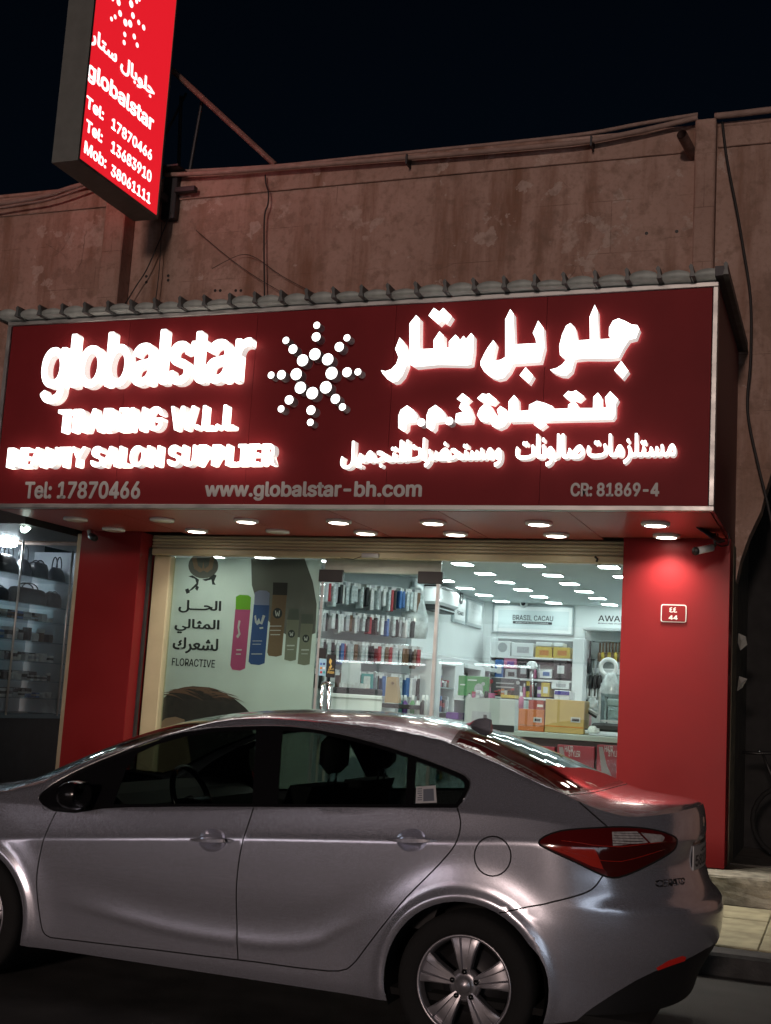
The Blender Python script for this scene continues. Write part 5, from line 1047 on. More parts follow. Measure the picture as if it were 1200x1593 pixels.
def P(s, z):
    """the side of the body: s = x along the flank, then wrapping round to the middle of the tail (SE) or the nose (FE)"""
    if s <= S0 and s >= F0:
        x, w = s, wsc(s, z); hx = 0.0
    elif s > S0:
        tau = (1-(min(s, SE)-S0)/(SE-S0))*pi/2
        sn = sin(tau)**(2/NS); cx = 1-(.20*sn**2.0+.80*(1-cos(tau)**(2/NS)))
        xr = _xr(z); x = S0+(xr-S0)*cx; w = wsc(min(x, .75), z)*sn
    else:
        tau = (1-(F0-max(s, FE))/(F0-FE))*pi/2
        sn = sin(tau)**(2/NS); cx = 1-(.25*sn**2+.75*(1-cos(tau)**(2/NS))); xf = _xf(z); x = F0+(xf-F0)*cx; w = wsc(F0, z)*sn
    # wheel arch flares
    for hx in (0.0, -WB):
        r = math.hypot(x-hx, z-.313)
        if r < .62 and z > .1 and w > .5: w += .022*math.exp(-((r-.385)/.035)**2)+.010*math.exp(-((r-.44)/.07)**2)
    return np.array([x, w, z])
def Pw(s, z): p = P(s, z); return cw(*p)
def normal(s, z, e=.006):
    a = P(s+e, z)-P(s-e, z); b = P(s, z+e)-P(s, z-e); n = np.cross(a, b); n = np.array([n[0], n[1], n[2]])
    if n[1] < 0 and abs(n[1]) > .2: n = -n
    L = np.linalg.norm(n); return n/L if L > 1e-9 else np.array([0, 1, 0])
def nout(s, z):
    n = normal(s, z)
    p = P(s, z); ref = np.array([p[0]+1.2 if s < -1.2 else p[0]+.4, p[1], 0]) if False else None
    c = np.array([-1.2, 0.0, p[2]]); 
    return n if np.dot(n, p-c) > 0 else -n
def solve(f, u, v, g):
    """surface parameters whose projection is the photograph point"""
    q = np.array(g, float)
    for _ in range(40):
        r = proj(f(*q))-np.array([u, v])
        if np.hypot(*r) < .02: break
        h = 1e-4; J = np.stack([(proj(f(q[0]+h, q[1]))-proj(f(q[0]-h, q[1])))/(2*h), (proj(f(q[0], q[1]+h))-proj(f(q[0], q[1]-h)))/(2*h)], 1)
        try: d = np.linalg.solve(J.T@J+1e-3*np.eye(2), J.T@r)
        except Exception: break
        m = np.abs(d).max()
        q = q-d*(1 if m < .15 else .15/m)
    return q
def side_guess(u, v):
    p = at(u, v, CYC-.86); return (min(max(p[0]-CXH, -3.9), 1.15), p[2])
def SP(pts): return [tuple(solve(Pw, u, v, side_guess(u, v))) for u, v in pts]
# ---- top line of the flank: hood edge, A-pillar, roof rail, C-pillar, deck edge, lip
_Upx = [(50, 1226), (90, 1207), (133, 1189), (207, 1164), (277, 1140), (333, 1124.5), (380, 1118.5), (430, 1118), (480, 1122), (547, 1130), (613, 1140), (697, 1157.5), (737, 1174), (777, 1191), (815, 1210), (850, 1226), (899, 1246), (944, 1263), (983, 1270.5)]
_Usz = SP(_Upx)
Uk = [(FE, .74), (-3.7, .745), (-3.4, .78), (-3.0, .865), (-2.75, .915), (-2.6, .945)]
Uk += [q for q in _Usz if q[0] > -2.56]
last = max(q[0] for q in Uk)
Uk = [q for q in Uk if q[0] <= last+1e-9]
Uk += [(last+(SE-last)*.35, 1.110), (last+(SE-last)*.7, 1.128), (SE, 1.134)]
_U = pchip([q[0] for q in Uk], [q[1] for q in Uk])

# ---- centreline height of hood, windscreen, roof, backlight, deck
_C = pchip([-3.56, -3.45, -3.2, -2.8, -2.62, -2.45, -2.32, -2.03, -1.803, -1.533, -1.218, -.95, -.711, -.512, -.319, -.133, .14, .35, .50, .60, .72, .84, .925, .945], [.745, .80, .90, .985, 1.03, 1.13, 1.195, 1.318, 1.388, 1.438, 1.474, 1.486, 1.488, 1.479, 1.455, 1.415, 1.328, 1.252, 1.195, 1.172, 1.165, 1.155, 1.138, 1.134])
PE = 2.5
def T(s, t):
    a = P(s, _U(s)); c = max(_C(a[0]), a[2]); cr = (c-a[2])
    k = min(1, a[1]/.25)
    return np.array([a[0], a[1]*t, a[2]+cr*k*(1-abs(t)**PE)])
def Tw(s, t): return cw(*T(s, t))
def tnorm(s, t, e=.004):
    a = T(s+e, t)-T(s-e, t); b = T(s, min(t+e, 1))-T(s, max(t-e, -1)); n = np.cross(a, b); L = np.linalg.norm(n)
    n = n/L if L > 1e-9 else np.array([0, 0, 1.]); return n if n[2] > 0 else -n
def TP(pts):
    out = []
    for u, v in pts:
        p = at(u, v, CYC-.3); out.append(tuple(solve(Tw, u, v, (min(max(p[0]-CXH, -2.5), .9), .5))))
    return out
# ---- polygon tools
def inpoly(x, y, poly):
    c = False; n = len(poly); j = n-1
    for i in range(n):
        xi, yi = poly[i]; xj, yj = poly[j]
        if (yi > y) != (yj > y) and x < (xj-xi)*(y-yi)/(yj-yi)+xi: c = not c
        j = i
    return c
def smooth_line(pts, sub=4, closed=False):
    P_ = [np.array(p, float) for p in pts]; n = len(P_); Q = []
    rngi = range(n if closed else n-1)
    for i in rngi:
        p0 = P_[(i-1) % n] if closed else P_[max(i-1, 0)]; p1 = P_[i]; p2 = P_[(i+1) % n]; p3 = P_[(i+2) % n] if closed else P_[min(i+2, n-1)]
        for k in range(sub):
            t = k/sub; Q.append(tuple(.5*((2*p1)+(-p0+p2)*t+(2*p0-5*p1+4*p2-p3)*t*t+(-p0+3*p1-3*p2+p3)*t**3)))
    if not closed: Q.append(tuple(P_[-1]))
    return Q
def offset_line(pts, d, closed=False):
    P_ = np.array(pts); n = len(P_); out = []
    for i in range(n):
        a = P_[(i-1) % n] if closed or i else P_[i]; b = P_[(i+1) % n] if closed or i < n-1 else P_[i]
        t = b-a; t = t/(np.hypot(*t)+1e-9); out.append((P_[i][0]-t[1]*d, P_[i][1]+t[0]*d))
    return out
def seg_dist(px, pts, closed=False):
    """distance of many points to a polyline"""
    P_ = np.array(pts); A = P_ if closed else P_[:-1]; B = np.roll(P_, -1, 0) if closed else P_[1:]
    d = np.full(len(px), 9.0)
    for a, b in zip(A, B):
        ab = b-a; L = ab@ab
        if L < 1e-12: continue
        t = np.clip(((px-a)@ab)/L, 0, 1); q = a+t[:, None]*ab; d = np.minimum(d, np.hypot(*(px-q).T))
    return d
# ---- outlines on the flank
px = lambda pts, x0, y0, k: [(x0+a/k, y0+b/k) for a, b in pts]
DLO = SP([(60, 1243), (66.7, 1232), (86.7, 1217.5), (116.7, 1201), (150, 1186), (186.7, 1171), (233, 1152.5), (283, 1139.5), (333, 1132.5), (400, 1129.5), (446.7, 1130), (490, 1134.5), (546.7, 1146), (596.7, 1159.5), (646.7, 1176), (696.7, 1194.5), (723, 1206), (732, 1217), (730, 1230), (721, 1246), (711.7, 1256.7), (660, 1256.7), (613, 1256.3), (500, 1255.8), (380, 1255.2), (283, 1255), (200, 1256), (160, 1258), (116.7, 1265), (83, 1262), (66, 1252)])
DLOs = DLO
DTOP = DLO[0:20]
G1 = SP([(176, 1250), (196, 1196), (212, 1172), (245, 1157), (290, 1144), (345, 1136.5), (398, 1134.5), (392, 1249)])
G2 = SP([(432, 1249.5), (440, 1135), (490, 1139.5), (545, 1151), (600, 1166.5), (634, 1178), (630, 1250)])
G3 = SP([(643, 1249.5), (648, 1184), (690, 1199.5), (716, 1211), (723, 1219), (720, 1233), (709, 1249.5)])
GAPF = smooth_line(SP([(88, 1263), (83, 1272), (71.7, 1297), (62, 1333), (57.5, 1363), (58, 1390), (60.5, 1413), (65, 1442), (70, 1453), (79, 1458.5)]), 3)
SILL = SP([(79, 1458.5), (150, 1467), (240, 1477.5), (320, 1487.5), (400, 1496.7), (463, 1505.5), (510, 1510.5), (527, 1510.5), (540, 1507.5)])
GAPB = smooth_line(SP([(395, 1256), (390, 1272), (383, 1293), (373, 1333), (368.5, 1373), (368, 1413), (369, 1450), (370.5, 1493.2)]), 3)
GAPR = smooth_line(SP([(540, 1507.5), (553, 1496), (572, 1471), (596.7, 1439), (633, 1395.5), (673, 1355.5), (703, 1322), (713, 1303), (716.7, 1283), (715, 1268), (711.7, 1257)]), 3)
BUMP = smooth_line(SP([(776, 1420.5), (805, 1414.5), (832.5, 1409), (860, 1403), (885, 1397), (913, 1388), (925, 1380), (933, 1370), (938, 1362)]), 3)
FUEL = [tuple(q) for q in SP([(766.7+28.5*cos(2*pi*i/24), 1332+31*sin(2*pi*i/24)) for i in range(24)])]
TRUNK = smooth_line(SP([(901, 1247), (922, 1266), (945, 1286)]), 4)
TAIL = smooth_line(SP([(838, 1311.5), (848, 1301), (871, 1293), (900, 1289.5), (930, 1288), (955, 1286.5), (980, 1286.8), (1007, 1289), (1030, 1294), (1046, 1300), (1053, 1306), (1051, 1318), (1042, 1327), (1018, 1341), (990, 1355), (962, 1365), (945, 1364), (925, 1356), (902, 1344.5), (875, 1332), (850, 1320)]), 2, True)
CLR1 = SP([(951.5, 1295), (990, 1294), (1007, 1311), (953, 1316)]); CLR2 = SP([(996, 1296), (1028, 1299), (1033, 1303), (1030, 1309), (1012, 1312)])
TDARK = SP([(930, 1318), (952, 1317), (1010, 1313), (1050, 1311), (1042, 1327), (1018, 1341), (990, 1355), (962, 1365), (947, 1363), (938, 1350), (932, 1336)])
TBRI = SP(px([(195, 385), (300, 392), (415, 402), (432, 440), (452, 492), (400, 478), (300, 432), (225, 402)], 780, 1180, 1200/420))
VAL = SP([(912, 1575), (923, 1567), (955, 1546), (990, 1525), (1021, 1510), (1060, 1496), (1077, 1488), (1095, 1478)])
VALP = [(.3, .0)]+VAL+[(SE+.05, VAL[-1][1]+.02), (SE+.05, 0)]
REFL = SP([(1021, 1506), (1040, 1494.5), (1062, 1487), (1068, 1489), (1066, 1495), (1045, 1502), (1024, 1510)])
cupF = SP([(331+22*cos(2*pi*i/20), 1307+18.5*sin(2*pi*i/20)) for i in range(20)]); cupR = SP([(641+24*cos(2*pi*i/20), 1307+18.5*sin(2*pi*i/20)) for i in range(20)])
ARCH_R, ARCH_F = .368, .365
def zbot(s): return .200+.05*sstep(.3, .7, s)+.02*sstep(-2.9, -3.4, s)
# ---- triangulate the flank
bot = []
def arch(hx, R):
    zb_ = .205; a0 = math.asin((zb_-.313)/R)
    return [(hx+R*cos(pi-a0-(pi-2*a0)*k/28), .313+R*sin(pi-a0-(pi-2*a0)*k/28)) for k in range(29)]
s = FE; line = []
aF = arch(-WB, ARCH_F); aR = arch(0, ARCH_R)
while s < aF[0][0]-.02: line.append((s, zbot(s))); s += .05
line += aF; s = aF[-1][0]+.05
while s < aR[0][0]-.02: line.append((s, .203)); s += .05
line += aR; s = aR[-1][0]+.04
while s < SE: line.append((s, zbot(s))); s += .035
line.append((SE, zbot(SE)))
Us = sorted(set([FE+(F0-FE)*k/20 for k in range(20)]+[F0+(S0-F0)*k/90 for k in range(90)]+[S0+(SE-S0)*k/36 for k in range(37)]))
right = [(SE, z) for z in np.arange(zbot(SE)+.03, _U(SE)-.015, .03)]; left = [(FE, z) for z in np.arange(_U(FE)-.03, zbot(FE)+.015, -.03)]
topl = [(s_, _U(s_)) for s_ in reversed(Us)]
OUT = line+right+topl+left
verts2 = []; edges2 = []; vid = {}
def addv(p):
    k = (round(p[0], 5), round(p[1], 5))
    if k not in vid: vid[k] = len(verts2); verts2.append((float(p[0]), float(p[1])))
    return vid[k]
def addl(pts, closed=False):
    ids = [addv(p) for p in pts]
    for a, b in zip(ids, ids[1:]+(ids[:1] if closed else [])):
        if a != b: edges2.append((a, b))
addl(OUT, True)
GW = .0032
gaps = [(GAPF+SILL[1:], False), (GAPB, False), (GAPR, False), (BUMP, False), (FUEL, True), (TRUNK, False)]
for g, cl in gaps:
    for d in (-GW, 0, GW): addl(offset_line(g, d, cl), cl)
for poly in (DLO, G1, G2, G3, TAIL, CLR1, CLR2, TDARK, TBRI, REFL, cupF, cupR): addl(poly, True)
addl(VAL)
creases = []
for hx, R in ((0, ARCH_R), (-WB, ARCH_F)):
    for dr in (.010, .022, .036, .052, .070, .090):
        run = []
        for k in range(61):
            a_ = radians(-12+204*k/60); p_ = (hx+(R+dr)*cos(a_), .313+(R+dr)*sin(a_)); ok = inpoly(p_[0], p_[1], OUT) and min(seg_dist(np.array([p_]), q_, c__)[0] for q_, c__ in [(OUT, True)]) > .007 and min(seg_dist(np.array([p_]), g, cl)[0] for g, cl in gaps) > .017
            if ok: run.append(p_)
            if not ok or k == 60:
                if len(run) > 1: addl(run); creases.append(run)
                run = []
allc = [(OUT, True)]+[(g, cl) for g, cl in gaps]+[(q, True) for q in (DLO, G1, G2, G3, TAIL, CLR1, CLR2, TDARK, TBRI, REFL, cupF, cupR)]+[(VAL, False)]+[(r_, False) for r_ in creases]
grid = []
def rows(x):
    U_ = _U(x)
    if x > S0+.25 or x < F0: return list(np.arange(.215, U_-.008, .024))
    b0, zl, zc, zb = .215, min(_zl(x), .6), _zc(x), _zb(x)
    L = list(np.linspace(b0, zl-.040, 6))+[zl-.028, zl-.017, zl-.008, zl, zl+.009, zl+.019, zl+.031, zl+.045]+list(np.linspace(zl+.062, zc-.030, 12))+[zc-.018, zc-.010, zc-.004, zc+.003, zc+.009, zc+.017, zc+.026]+list(np.linspace(zc+.038, zb-.010, 5))+[zb, zb+.009, zb+.019, zb+.031, zb+.045]
    z = zb+.066
    while z < U_-.008: L.append(z); z += .024
    return [z for z in L if z < U_-.008]
ss = list(np.arange(FE+.03, F0, .05))+list(np.arange(F0, S0+.25, .030))+list(np.arange(S0+.25, SE, .024))
for i, s_ in enumerate(ss):
    for j, z in enumerate(rows(s_)): grid.append((s_, z))
grid = np.array(grid); keep = np.array([inpoly(a, b, OUT) for a, b in grid]); grid = grid[keep]
dm = np.full(len(grid), 9.0)
for pts, cl in allc: dm = np.minimum(dm, seg_dist(grid, pts, cl))
for p in grid[dm > .0065]: addv(p)
V2, _, F2, *_ = delaunay_2d_cdt([Vector(v) for v in verts2], edges2, [], 0, 1e-5)
V2 = np.array([v[:] for v in V2]); F2 = [tuple(f) for f in F2]
cen = np.array([V2[list(f)].mean(0) for f in F2])
front_door = GAPF+SILL[1:5]+[GAPB[-1]]+GAPB[::-1]+[p for p in DLO if p[0] < GAPB[0][0] and p[1] < .99][::-1][:0]
FD = GAPF+[p for p in SILL if p[0] < GAPB[-1][0]-.01]+list(reversed(GAPB))+[(-1.6, .95), (-1.95, .93)]
RD = GAPB+[p for p in SILL if p[0] > GAPB[-1][0]+.01]+GAPR+[(-.4, 1.06), (-.8, 1.03)]
FND = [(FE-.1, 0)]+[(-2.35, 0)]+[(-2.33, .3)]+list(reversed(GAPF))+[(-2.5, .95), (-2.66, .96), (-2.75, 1.2), (FE-.1, 1.2)]
gd_ = {}
for i, (g, cl) in enumerate(gaps): gd_[i] = seg_dist(cen, g, cl)
hld = seg_dist(cen, DTOP)
arch_in = lambda x, z: min(math.hypot(x, z-.313)/ARCH_R, math.hypot(x+WB, z-.313)/ARCH_F) < .999
regions = {}
bz = lambda x: None
BUMPpoly = list(BUMP)+[(BUMP[-1][0]+.05, BUMP[-1][1]-.02), (SE+.05, .80), (SE+.05, 0), (.25, 0), (.30, .28), (.368, .313), (.30, .52), (BUMP[0][0], BUMP[0][1])]
for k, f in enumerate(F2):
    x, z = cen[k]
    if not inpoly(x, z, OUT): continue
    if min(d[k] for d in gd_.values()) < GW*.96 and not inpoly(x, z, DLO): r = 'panel_gap'
    elif inpoly(x, z, DLO):
        if inpoly(x, z, G1): r = 'front_door_glass'
        elif inpoly(x, z, G2): r = 'rear_door_glass'
        elif inpoly(x, z, G3): r = 'quarter_glass'
        else: r = 'window_frame'
    elif inpoly(x, z, TAIL):
        r = 'reversing_lens' if (inpoly(x, z, CLR1) or inpoly(x, z, CLR2)) else ('bright_lens' if inpoly(x, z, TBRI) else ('dark_lens' if inpoly(x, z, TDARK) else 'tail_lens'))
    elif inpoly(x, z, REFL): r = 'rear_reflector'
    elif inpoly(x, z, VALP): r = 'rear_valance'
    elif inpoly(x, z, cupF): r = 'front_handle_recess'
    elif inpoly(x, z, cupR): r = 'rear_handle_recess'
    elif inpoly(x, z, FD): r = 'front_door'
    elif inpoly(x, z, RD): r = 'rear_door'
    elif inpoly(x, z, FUEL): r = 'fuel_door'
    elif inpoly(x, z, BUMPpoly) and z < .84: r = 'rear_bumper'
    elif inpoly(x, z, FND): r = 'front_wing'
    else: r = 'body_side'
    regions.setdefault(r, []).append(f)
# displace special vertices
gapc = [np.array(g) for g, cl in gaps]
P3 = np.array([P(min(max(a, FE), SE), b) for a, b in V2]); N3 = np.array([nout(min(max(a, FE+.003), SE-.004), b) for a, b in V2])
gdm = np.min([seg_dist(V2, g, cl) for g, cl in gaps], 0); indlo = np.array([inpoly(a, b, DLO) for a, b in V2])
P3[(gdm < 2e-4) & ~indlo] -= .009*N3[(gdm < 2e-4) & ~indlo]
for cup in (cupF, cupR):
    c = np.mean(cup, 0)
    for i, (a, b) in enumerate(V2):
        if abs(a-c[0]) < .12 and abs(b-c[1]) < .12 and inpoly(a, b, cup):
            r = max(abs(seg_dist(np.array([[a, b]]), cup, True)[0]), 0); P3[i] -= N3[i]*.034*min(1, r/.045)**.6
    # recompute shading inside the cup
for i, (a, b) in enumerate(V2):
    if inpoly(a, b, TAIL): P3[i] += N3[i]*.006*min(1, seg_dist(np.array([[a, b]]), TAIL, True)[0]/.012)
# glass sits a little inside the frames
for i, (a, b) in enumerate(V2):
    if indlo[i] and min(seg_dist(np.array([[a, b]]), DLO, True)) > .004: P3[i] -= N3[i]*.006
# roof-line vertices share shading with the top skin
for i, (a, b) in enumerate(V2):
    if abs(b-_U(a)) < 1e-4:
        k_ = .5*(1-sstep(.30, .50, a)); m = tnorm(min(max(a, FE+.01), SE-.01), .985); n = N3[i]*(1-k_)+m*k_; N3[i] = n/np.linalg.norm(n)
# ------------------------------------------------------------------ car materials
def paint(name, col):
    m = mat(name, col, .30, .76, coat=1.0); t = m.node_tree; b = t.nodes['Principled BSDF']
    tc = t.nodes.new('ShaderNodeTexCoord'); n = t.nodes.new('ShaderNodeTexNoise'); n.inputs['Scale'].default_value = 900; t.links.new(tc.outputs['Object'], n.inputs['Vector'])
    mr = t.nodes.new('ShaderNodeMapRange'); mr.inputs[1].default_value = .3; mr.inputs[2].default_value = .7; mr.inputs[3].default_value = .15; mr.inputs[4].default_value = .29; t.links.new(n.outputs[0], mr.inputs[0]); t.links.new(mr.outputs[0], b.inputs['Roughness'])
    b.inputs['Coat Roughness'].default_value = .03
    return m
PAINT = paint('silver_metallic_paint', (.64, .655, .75))
CARBLK = mat('car_black_gloss', (.008, .008, .009), .18); GAPM = mat('panel_gap_dark', (.006, .006, .006), .9); CARHL = mat('frame_highlight', (.45, .46, .48), .25, .8)
CGLASS = glassy('car_side_glass', (.30, .34, .32), .9); CGLASSR = glassy('car_rear_glass', (.22, .27, .25), 1.0, .0, 1.9)
LENSR = mat('red_lens', (.10, .006, .006), .12, coat=1.0); LENSB = mat('bright_red_lens', (.42, .022, .012), .15, coat=1.0); LENSD = mat('dark_red_lens', (.06, .006, .005), .12, coat=1.0); LENSC = mat('clear_lens', (.50, .48, .48), .12, .2, noise=.3, nscale=60); REFM = emis('reflector_red_glow', (.45, .015, .01), .10)  # the reflector gets a faint glow of its own though it is no lamp
VALM = mat('valance_plastic', (.012, .012, .013), .6); INT = mat('car_interior', (.028, .028, .030), .75, noise=.2, nscale=30); INT2 = mat('car_dashboard', (.06, .065, .062), .6)
RMAT = {'panel_gap': GAPM, 'front_door_glass': CGLASS, 'rear_door_glass': CGLASS, 'quarter_glass': CGLASS, 'window_frame': CARBLK, 'reversing_lens': LENSC, 'dark_lens': LENSD, 'tail_lens': LENSR, 'bright_lens': LENSB, 'rear_reflector': REFM, 'rear_valance': VALM}
car = thing('parked_car', (CXH-1.3, CYC, 0), 'silver grey four-door saloon car parked in front of the red shop', 'car')
def surf(name, faces, V3, N, material, parent, mirror=False, closed_flip=None):
    ids = sorted({i for f in faces for i in f}); mp = {i: k for k, i in enumerate(ids)}
    v = V3[ids].copy(); n = N[ids].copy()
    if mirror: v[:, 1] *= -1; n[:, 1] *= -1
    W_ = np.stack([CXH+v[:, 0], CYC-v[:, 1], v[:, 2]], 1); NW_ = np.stack([n[:, 0], -n[:, 1], n[:, 2]], 1)
    ff = []
    for f in faces:
        a, b, c = [mp[i] for i in f[:3]]; fn = np.cross(W_[b]-W_[a], W_[c]-W_[a])
        g = [mp[i] for i in f]
        if fn@NW_[a]+fn@NW_[b]+fn@NW_[c] < 0: g = g[::-1]
        ff.append(tuple(g))
    o = mesh(name, W_, ff, material, parent, True)
    if 'recess' in name: return o
    try: o.data.normals_split_custom_set_from_vertices([tuple(x/(np.linalg.norm(x)+1e-12)) for x in NW_])
    except Exception as e: print('normals', e)
    return o
RN = {'front_door': 'door', 'rear_door': 'door'}
cupset = [np.mean(cupF, 0), np.mean(cupR, 0)]
for mir in (False, True):
    made = {}
    order = ['body_side', 'front_wing', 'front_door', 'rear_door', 'rear_bumper', 'fuel_door', 'window_frame', 'tail_lens', 'dark_lens', 'bright_lens', 'reversing_lens', 'front_door_glass', 'rear_door_glass', 'quarter_glass', 'rear_reflector', 'rear_valance', 'panel_gap', 'front_handle_recess', 'rear_handle_recess']
    for r in order:
        if r not in regions: print('no region', r); continue
        if mir and r == 'fuel_door': par = car
        par = {'window_frame': car, 'front_door_glass': made.get('front_door'), 'rear_door_glass': made.get('rear_door'), 'dark_lens': made.get('tail_lens'), 'reversing_lens': made.get('tail_lens'), 'rear_reflector': made.get('rear_bumper'), 'rear_valance': made.get('rear_bumper'), 'front_handle_recess': made.get('front_door'), 'rear_handle_recess': made.get('rear_door'), 'bright_lens': made.get('tail_lens')}.get(r, car)
        nm = {'front_door': 'door', 'rear_door': 'door', 'front_door_glass': 'door_glass', 'rear_door_glass': 'door_glass', 'tail_lens': 'tail_light', 'front_handle_recess': 'handle_recess', 'rear_handle_recess': 'handle_recess'}.get(r, r)
        fs = regions[r]
        made[r] = surf(nm, fs, P3, N3, RMAT.get(r, PAINT), par, mir)
        if r == 'front_door': made[r]['label'] = 'front door'
        if r == 'rear_door': made[r]['label'] = 'rear door'
    # door handles
    sg_ = -1 if mir else 1
    for dn, c, L in (('front_door', cupset[0], .118), ('rear_door', cupset[1], .122)):
        v = []; f = []; n = 12
        for i in range(n+1):
            t = -1+2*i/n; s_ = c[0]+t*L; z_ = c[1]+.004*0+(.083*t*L*.9); q = P(s_, z_); hgt = .0135*(1-.75*abs(t)**2.2)+.001; d = .030*(1-abs(t)**3)*.75+.006
            for dz, dd in ((-hgt, 0), (-hgt*.6, d), (hgt*.6, d), (hgt, 0)): v.append(cw(q[0], sg_*(q[1]+dd+.001), q[2]+dz))
        for i in range(n):
            for j in range(3): f.append((i*4+j, i*4+j+1, i*4+j+5, i*4+j+4))
        shade(mesh('door_handle', v, f, PAINT, made[dn], False), 50)
        q = P(c[0]+L*.72, c[1]+.006); MB().lathe([(0, .002), (.010, .001), (.011, -.004)], tuple(cw(q[0], sg_*(q[1]+.024), q[2])), 'y', 10).build('key_lock', CARBLK, made[dn]) if (dn == 'front_door') else None
    # dark seal round the tail lamp and the fine ribs of its clear lens
    sl_ = [P(a, b)+nout(a, b)*.0015 for a, b in TAIL]; MB().tube([cw(q[0], sg_*q[1], q[2]) for q in sl_+sl_[:1]], .0042, 5).build('lamp_seal', GAPM, made['tail_lens'], True)
    z0_, z1_ = min(b for a, b in CLR1)+.004, max(b for a, b in CLR1)-.004; a0_, a1_ = min(a for a, b in CLR1)+.01, max(a for a, b in CLR1)-.03
    for k in range(5):
        zz = z0_+(z1_-z0_)*(k+.5)/5; q_ = [P(a, zz)+nout(a, zz)*.0062 for a in np.linspace(a0_, a1_, 6)]; MB().tube([cw(q[0], sg_*q[1], q[2]) for q in q_], .0016, 4).build('lens_rib', CHROME, made['reversing_lens'])
    for fr_ in (.33, .62):
        q_ = []
        for t_ in np.linspace(.12, .88, 12):
            a = TAIL[0][0]+(max(a for a, b in TAIL)-TAIL[0][0])*t_; zs_ = [b for (a2, b) in TAIL if abs(a2-a) < .05]
            if len(zs_) > 1: zz = min(zs_)+(max(zs_)-min(zs_))*fr_; q_.append(P(a, zz)+nout(a, zz)*.0055)
        if len(q_) > 2: MB().tube([cw(q[0], sg_*q[1], q[2]) for q in q_], .0022, 4).build('lens_ridge', LENSB, made['tail_lens'], True)
    # highlight of the door frame edge, made as a bright strip above the windows
    tr = [P(a, b)+np.array([0, .003, .002]) for a, b in smooth_line([p for p in DTOP], 3)]
    MB().tube([cw(q[0], sg_*q[1], q[2]) for q in tr], .0032, 5).build('window_highlight', CARHL, car, True)
# ------------------------------------------------------------------ top skin: hood, windscreen, roof, backlight, boot lid
BL_near = [(-.235, .90), (-.10, .925), (.10, .935), (.25, .935), (.36, .92), (.435, .86)]
bl_edge = TP([(698, 1158.5), (740, 1176.5), (777, 1193), (815, 1211.5), (850, 1228), (880, 1240.5)]); bl_edge = [(a, min(max(b, .6), .965)) for a, b in bl_edge]
bl_top = [(bl_edge[0][0]-.02, .75), (bl_edge[0][0]-.045, .5), (bl_edge[0][0]-.06, .2)]; bl_bot = TP([(905, 1245.5), (940, 1244), (965, 1236)])

sb = bl_edge[-1][0]
half = list(reversed(bl_top))+bl_edge+[(sb+.045, .72), (sb+.075, .5), (sb+.095, .2)]
BLP = half+[(a, -b) for a, b in reversed(half)]
WSP_h = [(-1.60, .0), (-1.585, .45), (-1.53, .80), (-1.52, .90), (-1.75, .92), (-2.1, .93), (-2.35, .93), (-2.52, .90), (-2.60, .6), (-2.66, 0.0)]
WSP = WSP_h+[(a, -b) for a, b in reversed(WSP_h[1:-1])]
def lineT(pts): return [(a, b) for a, b in pts]
HOODL = [(-2.66-.03*(1-t*t)+.10*abs(t)**3, t) for t in np.linspace(-.985, .985, 25)]
BOOT = [(sb+.11-.12*abs(t)**3, t) for t in np.linspace(-.97, .97, 25)]
verts2 = []; edges2 = []; vid = {}
OUT2 = [(s_, 1.0) for s_ in Us[1:-1]]+[(s_, -1.0) for s_ in reversed(Us[1:-1])]
addl(OUT2, True); addl(BLP, True); addl(WSP, True)
for g in (HOODL, BOOT):
    for d in (-GW, 0, GW): addl([(a+d, b) for a, b in g])
g2 = np.array([(s_, t+(0.02 if i % 2 else 0)) for i, s_ in enumerate(list(np.arange(FE+.06, F0, .06))+list(np.arange(F0, S0, .045))+list(np.arange(S0, SE-.02, .03))) for t in np.linspace(-.94, .92, 29)])
dm = np.full(len(g2), 9.0)
for pts, cl in ((BLP, True), (WSP, True), (HOODL, False), (BOOT, False)): dm = np.minimum(dm, seg_dist(g2, pts, cl))
for p in g2[dm > .012]: addv(p)
V4, _, F4, *_ = delaunay_2d_cdt([Vector(v) for v in verts2], edges2, [], 0, 1e-5)
V4 = np.array([v[:] for v in V4]); F4 = [tuple(f) for f in F4]; c4 = np.array([V4[list(f)].mean(0) for f in F4])
P4 = np.array([T(a, b) for a, b in V4]); N4 = np.array([tnorm(min(max(a, FE+.01), SE-.01), b) for a, b in V4])
for i, (a, b) in enumerate(V4):
    if abs(abs(b)-1) < 1e-5:
        n = nout(min(max(a, FE+.004), SE-.004), _U(a)-.002); m = tnorm(min(max(a, FE+.01), SE-.01), .985); k_ = .5*(1-sstep(.30, .50, a)); n = n*k_+m*(1-k_); n /= np.linalg.norm(n); N4[i] = n if b > 0 else n*np.array([1, -1, 1])
gdt = np.minimum(seg_dist(V4, HOODL), seg_dist(V4, BOOT)); P4[gdt < 2e-4] -= .008*N4[gdt < 2e-4]
reg4 = {}
dcg = np.minimum(seg_dist(c4, HOODL), seg_dist(c4, BOOT)); blin = None
def hood_s(t): return np.interp(t, [q[1] for q in HOODL], [q[0] for q in HOODL])
def boot_s(t): return np.interp(t, [q[1] for q in BOOT], [q[0] for q in BOOT])
BLI = [(a*.985+.15*.015 if False else a, b) for a, b in BLP]
blc = np.array([.1, 0.]); BLI = [tuple(blc+(np.array(p)-blc)*np.array([.93, .955])) for p in BLP]; WSI = [tuple(np.array([-2.08, 0])+(np.array(p)-np.array([-2.08, 0]))*np.array([.955, .965])) for p in WSP]
